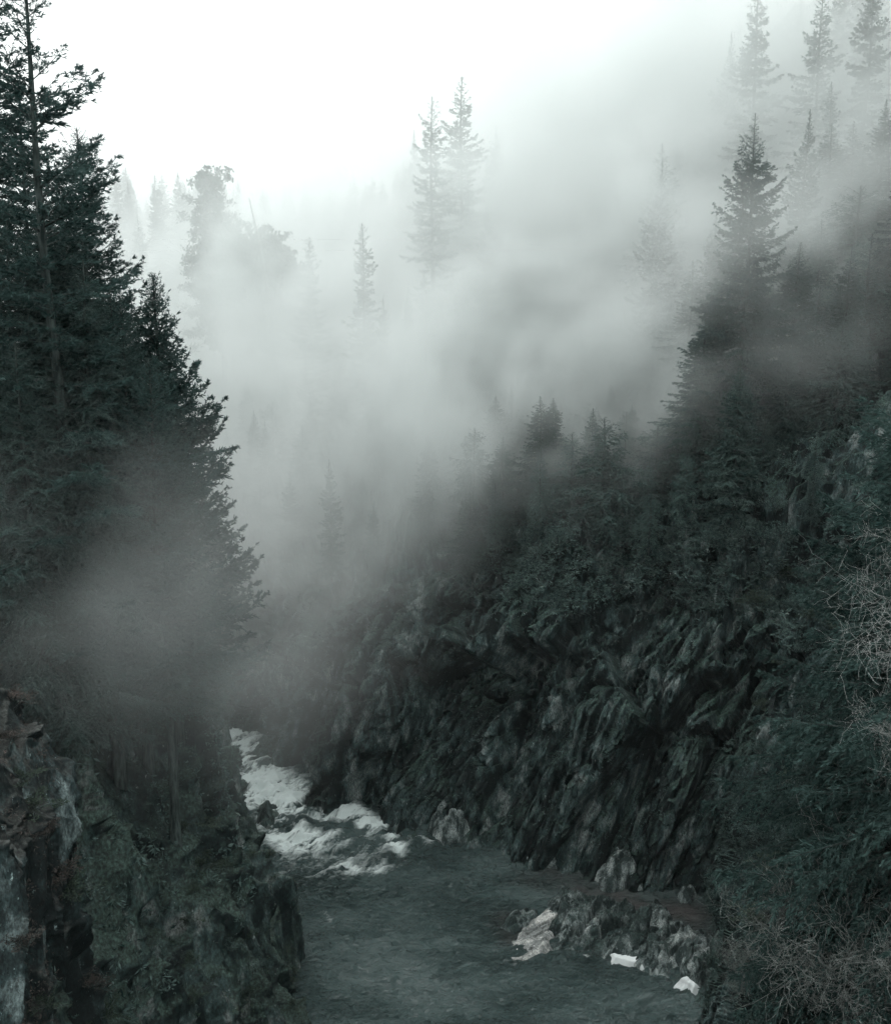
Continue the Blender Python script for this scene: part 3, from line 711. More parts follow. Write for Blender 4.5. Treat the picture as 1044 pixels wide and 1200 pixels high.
# forest on the slopes behind, every tree of it placed one by one
placed = [(o.location.x, o.location.y) for o in C.objects if o.get('category') == 'tree']
zones = [  # xlo, xhi, ylo, yhi, tries, spacing, hmin, hmax, label, group
 (2, 62, 117, 150, 520, 4.2, 9, 20, 'dark conifer crowding the rim of the right cliff', 'conifers along the right cliff rim'),
 (-34, 4, 128, 175, 260, 4.6, 8, 17, 'misty young conifer on the bench behind the river bend', 'conifers behind the river bend'),
 (30, 110, 150, 240, 520, 6.6, 20, 34, 'mist veiled conifer climbing the steep right slope', 'conifers on the right slope'),
 (-75, 35, 175, 300, 380, 8.5, 14, 27, 'pale conifer sunk in the white mist behind the bend', 'conifers in the central mist'),
 (-150, 80, 300, 430, 420, 9.5, 18, 30, 'ghostly conifer on the farthest misty ridge', 'conifers on the far ridge'),
]
cnt = 0
rr = random.Random(12)
for (xl, xh, yl, yh, tries, spc, h0, h1, lab, grp) in zones:
    got = 0
    for _ in range(tries):
        x, y = rr.uniform(xl, xh), rr.uniform(yl, yh)
        if any((x - a) ** 2 + (y - b) ** 2 < spc * spc for a, b in placed): continue
        z = float(hill(x, y)) if y > 150 else zat(x, y)
        if y > 150: z = zat(x, y, 3.0)
        if z < 17: continue
        h = rr.uniform(h0, h1)
        u, v = pix((x, y, z + h)); ub, vb = pix((x, y, z + h * .5))
        if u < 100 or u > 1090 or vb < -40: continue
        if grp.startswith('conifers along') and u < 800:
            while h > 5 and pix((x, y, z + h))[1] < 485 + rr.uniform(-45, 50): h *= 0.85
        # keep the skyline of the photograph: no tip above it
        u, v = pix((x, y, z + h))
        sky_ = np.interp(u, [100, 200, 330, 420, 480, 600, 690, 740, 800, 850, 900], [180, 195, 215, 205, 175, 168, 160, 120, 95, 40, -200])
        if v < sky_:
            h *= 0.75; u, v = pix((x, y, z + h))
            if v < sky_: continue
        if 815 < u < 960 and v < 230 and y < 205: continue
        if 380 < u < 470 and v < 330 and y < 260: continue
        k = rr.choice(['far_a', 'far_b', 'far_c', 'far_a', 'narrow']) if not grp.startswith('conifers along') else rr.choice(['far_c', 'far_c', 'far_a'])
        if h < 13: k = rr.choice(['far_c', 'far_c', 'young2'])
        H0, ms = K[k]; s = h / H0; wf = rr.uniform(0.85, 1.25) * (1.5 if grp.startswith('conifers along') else 1.0)
        make({'far_a': 'spruce', 'far_b': 'fir', 'far_c': 'hemlock', 'narrow': 'spruce', 'young2': 'hemlock'}[k], ms, (x, y, z - 0.5), rr.uniform(0, 6.28), (s * wf, s * wf, s), lab, 'tree', grp)
        placed.append((x, y)); got += 1; cnt += 1
    print('zone', grp, got)

# ---- brush: young hemlocks and shrubs on the left bank and the rims
def shrub_mesh(kind, H, R_, seed, mat, n=16, leaf=0.16, per=60, wood=M_BARK):
    rs = np.random.default_rng(seed); O, D, w = [], [], [[], [], [], []]
    for i in range(n):
        az = rs.uniform(0, 6.28); el = rs.uniform(0.35, 1.45); L_ = H * rs.uniform(0.6, 1.0)
        d = np.array([math.cos(az) * math.cos(el) * R_ / H * 1.3, math.sin(az) * math.cos(el) * R_ / H * 1.3, math.sin(el)])
        s = np.linspace(0, 1, 6)[:, None]; pts = d * L_ * s + np.array([0, 0, -0.25 * L_]) * s ** 2.4 + rs.normal(size=(6, 3)) * 0.03 * L_
        w[0].append(pts[:-1]); w[1].append(pts[1:]); q = 0.03 * (1 - s[:, 0]) + .006; w[2].append(q[:-1]); w[3].append(q[1:])
        u = rs.uniform(0.25, 1.0, per); o = np.stack([np.interp(u, s[:, 0], pts[:, k]) for k in range(3)], 1)
        lat = rs.normal(size=(per, 3)); lat[:, 2] *= 0.35
        o = o + lat * 0.16 * L_ * (1.1 - u[:, None]) ** 0.5
        O.append(o); D.append(lat + d * 0.8 + (0, 0, -0.15))
    V1, F1 = blades(np.concatenate(O), np.concatenate(D), leaf, leaf * 0.42)
    V2, F2 = tubes([np.concatenate(a) for a in w])
    st = mesh_np(kind + '_stem', V2, F2, [wood]); lf = mesh_np(kind + '_leaves', V1, F1, [mat])
    return st, lf
SH = {'a': (2.6, shrub_mesh('shrub', 2.6, 2.0, 41, M_BRUSH)), 'b': (2.0, shrub_mesh('shrub', 2.0, 2.1, 42, M_MOSS, leaf=0.15)),
      'c': (3.2, shrub_mesh('shrub', 3.2, 2.2, 43, M_NEEDLE2, n=20, leaf=0.2)), 'd': (1.2, shrub_mesh('shrub', 1.2, 1.4, 44, M_HEATH, n=14, leaf=0.1, per=70)),
      'e': (1.1, shrub_mesh('shrub', 1.1, 1.5, 45, M_MOSS, n=14, leaf=0.12, per=60))}
rr = random.Random(5)
def put_shrub(k, p, h, lab, grp=None, dz=-0.15):
    H0, ms = SH[k]; s = h / H0
    return make('shrub', ms, (p[0], p[1], p[2] + dz), rr.uniform(0, 6.28), s, lab, 'shrub', grp, parts=('stem', 'foliage'))

def hit_in(poly_box, tries, spc, store):
    for _ in range(tries):
        px, py = rr.uniform(*poly_box[0]), rr.uniform(*poly_box[1])
        p = hit(px, py, 4)
        if any((p[0] - a[0]) ** 2 + (p[1] - a[1]) ** 2 + (p[2] - a[2]) ** 2 < spc * spc for a in store): continue
        store.append(tuple(p)); yield px, py, p
st = []
n = 0
for px, py, p in hit_in(((0, 275), (560, 850)), 460, 2.3, st):
    if px > 283 - max(0, (py - 780)) * 0.0: continue
    if rr.random() < 0.36 and py < 760:
        k = 'young'; H0, ms = K[k]; h = rr.uniform(3, 6.5)
        make('hemlock', ms, (p[0], p[1], p[2] - .3), rr.uniform(0, 6.28), h / H0, 'drooping young hemlock clinging to the steep left bank', 'tree', 'young hemlocks on the left bank', lean=(0, rr.uniform(0.0, 0.25)))
    else:
        put_shrub(rr.choice('aabc'), p, rr.uniform(1.8, 3.6), 'leafy shrub hanging on the steep left bank', 'shrubs on the left bank')
    n += 1
print('left brush', n)
st = []
for px, py, p in hit_in(((215, 350), (930, 1190)), 60, 1.9, st):
    put_shrub(rr.choice('abbe'), p, rr.uniform(0.6, 1.4), 'low olive shrub on the rocks beside the river on the left', 'low shrubs on the left river rocks')
st = []; n = 0
for px, py, p in hit_in(((470, 960), (520, 640)), 260, 3.0, st):
    if p[2] < 22: continue
    if rr.random() < .5: put_shrub(rr.choice('aac'), p, rr.uniform(1.8, 3.8), 'shrub on the lip of the right cliff', 'shrubs on the right cliff lip')
    else:
        k = rr.choice(['young', 'young2']); H0, ms = K[k]
        make('hemlock', ms, (p[0], p[1], p[2] - .3), rr.uniform(0, 6.28), rr.uniform(4, 8) / H0, 'young hemlock on the lip of the right cliff', 'tree', 'young hemlocks on the right cliff lip')
    n += 1
for px, py, p in hit_in(((300, 520), (690, 780)), 60, 2.2, st):
    put_shrub('a', p, rr.uniform(1.0, 2.2), 'pale shrub on the misty shelf above the rapids', 'shrubs above the rapids')
for px, py, p in hit_in(((880, 1044), (640, 1190)), 170, 2.2, st):
    put_shrub(rr.choice('abcb'), p, rr.uniform(1.2, 3.0), 'dark shrub on the steep near right bank', 'shrubs on the near right bank')
# tufts on the buttress
BV = GB.reshape(-1, 3); bd = BV[:, 1] * cp - (BV[:, 2] - CAMZ) * sp_
bu_x = 522 + FPX * BV[:, 0] / bd; bu_y = 600 - FPX * (BV[:, 1] * sp_ + (BV[:, 2] - CAMZ) * cp) / bd
def bhit(px, py, r=6):
    while True:
        m = np.where((np.abs(bu_x - px) < r) & (np.abs(bu_y - py) < r))[0]
        if len(m): return BV[m[np.argmin(bd[m])]]
        r *= 1.5
for px, py, k, h, lab in [(22, 815, 'd', 1.0, 'brown heather tuft highest on the near buttress edge'), (30, 905, 'e', .9, 'olive grass tuft on the near buttress edge under the brown heather'),
        (45, 940, 'e', 1.1, 'wide olive tuft halfway down the near buttress edge'), (62, 975, 'd', .8, 'brown tuft below the wide olive one'), (80, 1020, 'd', 1.3, 'reddish heather clump on the buttress edge'),
        (84, 1052, 'e', 1.4, 'shaggy olive clump hanging under the reddish heather'), (35, 1110, 'd', 1.1, 'brown clump on the face of the near buttress'), (110, 1150, 'd', 1.2, 'brown heather clump at the foot of the buttress edge'),
        (130, 1185, 'e', 1.1, 'olive clump lowest on the buttress edge'), (8, 860, 'd', .8, 'dark heather tuft beside the left picture edge'), (60, 1180, 'e', .8, 'olive tuft low on the buttress face')]:
    put_shrub(k, bhit(px, py), h, lab)

# undergrowth: fronds and moss tufts, nobody could count them
def fronds(name, Vs, Ns, size, mat, per=22, nf=3, label='', seed=0):
    rs = np.random.default_rng(seed); n = len(Vs)
    Ns = Ns / (np.linalg.norm(Ns, axis=1, keepdims=True) + 1e-9)
    O, D, Ln = [], [], []
    for f in range(nf):
        ax = Ns * 0.9 + rs.normal(size=(n, 3)) * 0.75; ax[:, 2] += 0.25; ax /= np.linalg.norm(ax, axis=1, keepdims=True)
        sz = size * rs.uniform(0.5, 1.5, n)
        side = np.cross(ax, (0, 0, 1.0)); side /= np.linalg.norm(side, axis=1, keepdims=True) + 1e-9
        for k in range(per // nf):
            u = rs.uniform(0.1, 1, n); sg = 1 if k % 2 else -1
            o = Vs + ax * (u * sz)[:, None]; o[:, 2] -= 0.45 * sz * u ** 2
            O.append(o); D.append(ax * 0.7 + side * sg * 0.8 + rs.normal(size=(n, 3)) * 0.3 + (0, 0, -0.25)); Ln.append(sz * 0.42 * (1.25 - u))
    V, F = blades(np.concatenate(O), np.concatenate(D), np.concatenate(Ln), np.concatenate(Ln) * 0.3)
    return props(link(name, mesh_np(name, V, F, [mat])), label, kind='stuff')

def pick(Gr, Nr, cond, n, seed, thr=-0.05, nscale=0.22):
    rs = np.random.default_rng(seed)
    P_ = Gr.reshape(-1, 3); N_ = Nr.reshape(-1, 3)
    d_ = P_[:, 1] * cp - (P_[:, 2] - CAMZ) * sp_; d_ = np.maximum(d_, 1)
    u = 522 + FPX * P_[:, 0] / d_; v = 600 - FPX * (P_[:, 1] * sp_ + (P_[:, 2] - CAMZ) * cp) / d_
    m = (u > -60) & (u < 1110) & (v > -50) & (v < 1260) & cond(P_, u, v)
    idx = np.where(m)[0]; nz = fbm(P_[idx] * nscale, 60 + seed, 3); idx = idx[nz > thr]
    idx = rs.choice(idx, min(n, len(idx)), replace=False)
    return P_[idx] + rs.normal(size=(len(idx), 3)) * 0.12, N_[idx]
a_, b_ = pick(GL, NL, lambda P, u, v: (P[:, 2] > 17) & (P[:, 1] < 125), 8000, 1, -0.35); fronds('undergrowth', a_, b_, 0.85, M_BRUSH, 24, 3, 'drooping ferns and twigs covering the left bank', 1)
a_, b_ = pick(GL, NL, lambda P, u, v: (P[:, 2] > 1) & (P[:, 2] < 19) & (P[:, 1] < 125), 2200, 2, 0.2); fronds('undergrowth', a_, b_, 0.5, M_MOSS, 18, 3, 'moss and small ferns on the lower left cliff', 2)
a_, b_ = pick(GR, NR, lambda P, u, v: (P[:, 2] > 25) & (P[:, 1] < 190), 9000, 3, -0.5); fronds('undergrowth', a_, b_, 1.0, M_BRUSH, 21, 3, 'brush covering the forest floor on the right rim', 3)
a_, b_ = pick(GR, NR, lambda P, u, v: (P[:, 2] > 1.5) & (P[:, 2] < 28) & (P[:, 1] > 84), 3200, 4, 0.3); fronds('undergrowth', a_, b_, 0.42, M_BRUSH, 15, 3, 'small ferns in the cracks of the right cliff', 4)
a_, b_ = pick(GR, NR, lambda P, u, v: (P[:, 2] > 1.5) & (P[:, 2] < 40) & (P[:, 1] < 95) & (P[:, 1] > 50), 8000, 5, -0.3); fronds('undergrowth', a_, b_, 0.7, M_BRUSH, 18, 3, 'tangled brush over the near right bank', 5)
a_, b_ = pick(GB, NB, lambda P, u, v: (P[:, 2] > 20), 2600, 6, 0.12, 0.5); fronds('undergrowth', a_, b_, 0.3, M_HEATH, 15, 3, 'brown moss in the cracks of the near buttress', 6)

# ---- right edge: conifer and bare alders
K['edge'] = (26.0, conifer('hemlock', 26, 5.0, 0.28, 51, t0=0.04, nb=230, el_lo=-0.3, el_hi=0.6, droop=0.3, upturn=0.12, twig=0.34, blade=0.22, bw=0.055, dens=1.2, power=0.5, jit=0.3, hang=0.25, needle=M_NEEDLE))
tree('edge', 1062, 470, 66, 0.95, 'dark hemlock at the right edge behind the bare alder branches')
tree('edge', 1120, 350, 60, 1.0, 'dark hemlock mostly outside the right edge')
AL = [bare_tree('alder', 12, 61, M_TWIG, levels=4, r0=0.13, minr=0.008, kids=(13, 7, 6, 5), spread=0.6, up=0.35, first=0.15),
      bare_tree('alder', 7, 62, M_TWIGB, levels=4, r0=0.07, minr=0.010, kids=(11, 7, 6, 4), spread=0.5, up=0.6, first=0.12),
      bare_tree('alder', 6, 63, M_TWIGB, levels=4, r0=0.06, minr=0.009, kids=(10, 7, 6, 5), spread=0.58, up=0.5, first=0.1)]
def bare(k, px, py, Y, s, lab, zoff=0, lean=None, rz=0, grp=None, root=None):
    p = at(px, py, Y) if root is None else hit(px, py, 4)
    return make('alder', AL[k], (p[0], p[1], p[2]), rz, s, lab, 'bare tree', grp, lean=lean)
bare(0, 1085, 850, 56, 0.66, 'pale leafless alder reaching in from the right edge', lean=(0, -0.12), rz=1.0)
bare(0, 1092, 960, 54, 0.6, 'leafless alder lower at the right edge with drooping pale twigs', lean=(0, -0.3), rz=3.0)
for i, (px, py, k, s, rz, lab) in enumerate([
    (985, 1190, 1, 1.5, 0.3, 'tallest brown leafless shrub in the lower right corner'), (950, 1175, 2, 0.9, 1.7, 'leafless shrub in front of the mossy bank, left of the tallest one'),
    (1035, 1120, 1, 1.1, 2.6, 'leafless shrub against the right edge above the corner'), (915, 1198, 2, 0.8, 3.9, 'brown leafless shrub beside the river at the bottom'),
    (1040, 1195, 1, 1.4, 5.0, 'leafless shrub filling the bottom right corner'), (880, 1172, 2, 0.6, 0.9, 'small twiggy shrub at the root of the rock spit'),
    (985, 1075, 2, 1.0, 2.0, 'leafless shrub halfway up the near right bank'), (945, 1110, 1, 0.6, 4.4, 'thin twiggy shrub over the side channel'), (1010, 1010, 2, 1.0, 1.2, 'leafless shrub highest on the near right bank')]):
    bare(k, px, py, 0, s * 0.82, lab, rz=rz, root=1, lean=(0, -0.15))

# ---- rocks in the river
def polyrock(kind, outline, H, step, mat, seed, label, cat, edge=1.2, lean=(0, 0), rough=1.0, base=-0.8, smooth=False, zb=0.0):
    Pg = np.array([w(*p) for p in outline]) if outline and len(outline[0]) == 2 else outline
    c = Pg.mean(0); lo = Pg.min(0) - 0.6; hi = Pg.max(0) + 0.6
    nx_, ny_ = int((hi[0] - lo[0]) / step) + 2, int((hi[1] - lo[1]) / step) + 2
    X_, Y_ = np.meshgrid(np.linspace(lo[0], hi[0], nx_), np.linspace(lo[1], hi[1], ny_), indexing='ij'); X_ = X_.ravel(); Y_ = Y_.ravel()
    jx = X_ + 0.35 * edge * vnoise(np.stack([X_, Y_, X_ * 0], 1) * 1.1 / max(edge, .3), seed); jy = Y_ + 0.35 * edge * vnoise(np.stack([X_, Y_, X_ * 0 + 9], 1) * 1.1 / max(edge, .3), seed)
    inside = np.zeros(len(X_), bool); dist = np.full(len(X_), 1e9); n_ = len(Pg)
    for i in range(n_):
        x0, y0 = Pg[i]; x1, y1 = Pg[(i + 1) % n_]
        cross = ((y0 > jy) != (y1 > jy)) & (jx < (x1 - x0) * (jy - y0) / (y1 - y0 + 1e-12) + x0); inside ^= cross
        dx, dy = x1 - x0, y1 - y0; t_ = np.clip(((jx - x0) * dx + (jy - y0) * dy) / (dx * dx + dy * dy + 1e-9), 0, 1)
        dist = np.minimum(dist, np.hypot(jx - x0 - t_ * dx, jy - y0 - t_ * dy))
    sd = np.where(inside, dist, -dist)
    P3 = np.stack([X_, Y_, X_ * 0], 1)
    prof = np.clip(sd / edge, 0, 1) ** 0.6
    hh = prof * H * (0.75 + 0.3 * fbm(P3 * 0.3, seed, 2))
    hh += prof * (lean[0] * (X_ - c[0]) + lean[1] * (Y_ - c[1]))
    Q = np.stack([X_ * 0.8 + Y_ * 0.6, Y_ * 0.8 - X_ * 0.6, hh], 1)
    v1, c1, t1 = facets(Q / (3.2, 1.3, 3), seed + 1, 2.0, 60, True); v2, c2, t2 = facets(Q / (1.1, 0.55, 1.5), seed + 2, 2.0, 120, True)
    hh += rough * prof * (0.65 * v1 - 0.45 * c1 + 0.22 * v2 - 0.16 * c2 + 0.05 * facets(Q / 0.35, seed + 3, 1.5, 60))
    z = np.where(sd > 0, np.maximum(hh, 0.0), np.maximum(sd * 1.5, base)) + zb
    V_ = np.stack([X_ - c[0], Y_ - c[1], z], 1)
    o = link(kind, mesh_np(kind, V_, grid_faces(nx_, ny_), [mat], smooth=smooth)); o.location = (c[0], c[1], 0.0)
    a_ = o.data.attributes.new('tone', 'FLOAT', 'POINT'); a_.data.foreach_set('value', (0.7 * t1 + 0.6 * t2 - 0.5 * c1 - 0.4 * c2).astype(np.float32))
    return props(o, label, cat)
polyrock('rock_outcrop', [(640, 1062), (652, 1052), (690, 1054), (735, 1064), (775, 1078), (800, 1090), (840, 1106), (872, 1126), (868, 1180), (835, 1190), (812, 1165), (775, 1150), (758, 1135), (715, 1125), (672, 1114), (648, 1118), (640, 1100)],
         1.4, 0.08, M_ISLE, 71, 'dark layered rock spit running into the river from the right bank', 'rock', 1.5, lean=(0.05, 0.06), rough=1.0)
polyrock('slab', [(596, 1122), (602, 1104), (618, 1084), (640, 1070), (658, 1076), (650, 1100), (640, 1120), (615, 1126)], 0.8, 0.06, M_PALE, 72, 'smooth pale slab at the tip of the rock spit', 'rock', 0.6, lean=(0.12, 0.10), rough=0.35)
polyrock('boulder', [(586, 1088), (598, 1072), (618, 1064), (632, 1068), (622, 1082), (602, 1094)], 0.8, 0.07, M_ISLE, 87, 'low flat rock awash at the outer tip of the spit', 'rock', 0.7, rough=.5)
polyrock('boulder', [(652, 1082), (662, 1062), (684, 1058), (696, 1068), (690, 1086), (668, 1096)], 2.2, 0.08, M_ISLE, 73, 'rounded grey boulder highest on the rock spit beside the pale slab', 'rock', 1.3, rough=0.5)
polyrock('boulder', [(742, 1090), (752, 1066), (776, 1068), (788, 1092), (770, 1108), (748, 1106)], 2.3, 0.08, M_ISLE, 74, 'dark blocky boulder on the middle of the rock spit', 'rock', 1.2)
polyrock('boulder', [(788, 1128), (800, 1104), (830, 1110), (850, 1134), (826, 1156), (800, 1150)], 1.9, 0.08, M_ISLE, 75, 'dark boulder where the rock spit meets the bank', 'rock', 1.2)
polyrock('boulder', [(300, 960), (306, 946), (320, 944), (326, 956), (320, 972), (304, 974)], 2.2, 0.08, M_ROCKL, 76, 'dark boulder under the left bank beside the white rapids', 'rock', 1.0)
polyrock('boulder', [(792, 1050), (798, 1043), (808, 1043), (816, 1050), (810, 1058), (798, 1058)], 1.6, 0.06, M_ISLE, 77, 'small round boulder across the side channel', 'rock', .6, rough=.4)
polyrock('boulder', [(455, 968), (470, 958), (490, 962), (486, 984), (468, 990)], 1.2, 0.07, M_ROCK, 78, 'low wet boulder breaking the rapids below the right cliff', 'rock', .8)
polyrock('boulder', [(500, 972), (520, 954), (545, 962), (552, 984), (520, 992)], 2.6, 0.08, M_ISLE, 79, 'grey boulder at the cliff foot right of the rapids', 'rock', 1.2)
polyrock('boulder', [(355, 925), (372, 918), (392, 926), (384, 942), (362, 942)], 1.8, 0.08, M_ROCK, 80, 'black boulder behind the white rapids', 'rock', 1.0)
polyrock('boulder', [(600, 1000), (625, 990), (660, 1000), (668, 1018), (630, 1018)], 1.8, 0.08, M_ISLE, 81, 'flat wet boulder at the foot of the right cliff', 'rock', 1.0)
polyrock('boulder', [(690, 1028), (715, 1014), (745, 1024), (750, 1042), (716, 1048)], 2.2, 0.08, M_ISLE, 82, 'boulder at the cliff foot behind the side channel', 'rock', 1.0)
polyrock('boulder', [(830, 1062), (850, 1040), (878, 1052), (880, 1078), (850, 1086)], 3.0, 0.08, M_ISLE, 83, 'big boulder closing the inner end of the side channel', 'rock', 1.3)
m, nt, N, L = new_mat('old_snow'); o_ = N.new('ShaderNodeOutputMaterial'); b = N.new('ShaderNodeBsdfPrincipled'); b.inputs['Base Color'].default_value = (0.74, 0.77, 0.77, 1); b.inputs['Roughness'].default_value = .7
L.new(b.outputs[0], o_.inputs['Surface']); M_SNOW = m
polyrock('snow_patch', [(716, 1122), (730, 1119), (750, 1121), (760, 1128), (752, 1132), (734, 1130), (720, 1126)], 0.35, 0.05, M_SNOW, 84, 'long white snow patch at the water edge of the rock spit', 'snow patch', .4, rough=.15, zb=0.35)
polyrock('snow_patch', [(796, 1155), (804, 1152), (810, 1157), (818, 1163), (812, 1165), (804, 1159)], 0.35, 0.05, M_SNOW, 85, 'small forked snow patch near the bare shrubs', 'snow patch', .3, rough=.15, zb=0.5)
polyrock('snow_patch', [(483, 957), (490, 953), (500, 957), (499, 961), (488, 961)], 0.35, 0.05, M_SNOW, 86, 'tiny bright snow patch at the cliff foot beside the rapids', 'snow patch', .3, rough=.15, zb=0.4)

# ---- every repeat says which one it is, from the landmark it stands nearest to
LM = [((182, 430), 'the pointed dark spruce'), ((40, 120), 'the tallest left fir'), ((60, 420), 'the pale hemlocks'), ((120, 720), 'the left bank mist'), ((250, 250), 'the club topped pine'),
      ((300, 270), 'the leaning snag'), ((425, 300), 'the small pointed spruce'), ((525, 160), 'the twin tips'), ((745, 110), 'the skyline spruce'), ((886, 250), 'the big dark fir'),
      ((890, 60), 'the fir cut by the top edge'), ((960, 170), 'the grey spruce'), ((1010, 680), 'the pale alder'), ((325, 925), 'the white rapids'), ((620, 620), 'the cliff brow'),
      ((820, 620), 'the brow below the big fir'), ((380, 720), 'the shelf above the rapids'), ((950, 1000), 'the brown bare shrubs'), ((560, 480), 'the misty rim gap'), ((1030, 400), 'the right picture edge'),
      ((200, 1000), 'the dark bank face'), ((330, 1080), 'the left waterline'), ((740, 480), 'the dark rim trees'), ((180, 600), 'the misty boughs'), ((880, 900), 'the ribbed gully'), ((650, 250), 'the bright mist bank'), ((450, 620), 'the mist over the shelf')]
ORD = ['nearest', 'second nearest', 'third nearest', 'fourth nearest', 'fifth nearest', 'sixth nearest', 'seventh nearest', 'eighth nearest', 'ninth nearest', 'tenth nearest', 'eleventh nearest', 'twelfth nearest',
       'thirteenth nearest', 'fourteenth nearest', 'fifteenth nearest', 'sixteenth nearest', 'seventeenth nearest', 'eighteenth nearest', 'nineteenth nearest', 'twentieth nearest']
SHORT = {'conifers along the right cliff rim': 'dark rim conifer', 'conifers behind the river bend': 'young bench conifer', 'conifers on the right slope': 'veiled slope conifer', 'conifers in the central mist': 'mist sunk conifer',
         'conifers on the far ridge': 'ghostly ridge conifer', 'young hemlocks on the left bank': 'drooping young hemlock', 'shrubs on the left bank': 'leafy bank shrub', 'low shrubs on the left river rocks': 'low olive rock shrub',
         'shrubs on the right cliff lip': 'cliff lip shrub', 'young hemlocks on the right cliff lip': 'cliff lip hemlock', 'shrubs above the rapids': 'pale shelf shrub', 'shrubs on the near right bank': 'dark near bank shrub'}
cells = {}
for o in C.objects:
    if o.parent is None and o.get('group') in SHORT:
        u, v = pix((o.location.x, o.location.y, o.location.z + (4 if 'conifer' in SHORT[o['group']] else 1) ))
        (lx, ly), ph = min(LM, key=lambda q: (q[0][0] - u) ** 2 + (q[0][1] - v) ** 2)
        dx, dy = u - lx, v - ly
        side = ('right of' if dx > 0 else 'left of') if abs(dx) > abs(dy) else ('below' if dy > 0 else 'above')
        cells.setdefault((o['group'], ph, side), []).append((dx * dx + dy * dy, o.name))
for (g, ph, side), mem in cells.items():
    for i, (_, nm) in enumerate(sorted(mem)):
        o = bpy.data.objects[nm]
        o['label'] = (SHORT[g] + ', ' + ORD[i] + ' ' + side + ' ' + ph) if i < len(ORD) else (SHORT[g] + ' among those farthest ' + side + ' ' + ph)


HAZE = 0.0001; SKY_STR = 0.1; CLOUD = (10.2, 11.0, 10.87, 1); EXPO = 0.66; SUN_EL = 50; SUN_AZ = 330; SUN_E = 0.8

# ------------------------------------------------------------------ mist
def box_mesh(name, lo, hi, mat):
    V = [(x, y, z) for x in (lo[0], hi[0]) for y in (lo[1], hi[1]) for z in (lo[2], hi[2])]
    F = [(0, 1, 3, 2), (4, 6, 7, 5), (0, 4, 5, 1), (2, 3, 7, 6), (0, 2, 6, 4), (1, 5, 7, 3)]
    return mesh_np(name, V, F, [mat])

def vol_mat(name, dens, col, aniso=0.3, attr=False):
    m, nt, N, L = new_mat(name)
    out = N.new('ShaderNodeOutputMaterial'); v = N.new('ShaderNodeVolumePrincipled')
    v.inputs['Color'].default_value = (*col, 1); v.inputs['Density'].default_value = dens; v.inputs['Anisotropy'].default_value = aniso
    v.inputs['Density Attribute'].default_value = 'density' if attr else ''
    L.new(v.outputs[0], out.inputs['Volume'])
    return m
hz = link('haze', box_mesh('haze', (-3200, -1600, -7), (3200, 4200, 240), vol_mat('haze_air', HAZE, (0.93, 0.965, 0.96), 0.2)))
props(hz, 'thin pale air that fades the far forest', kind='stuff')

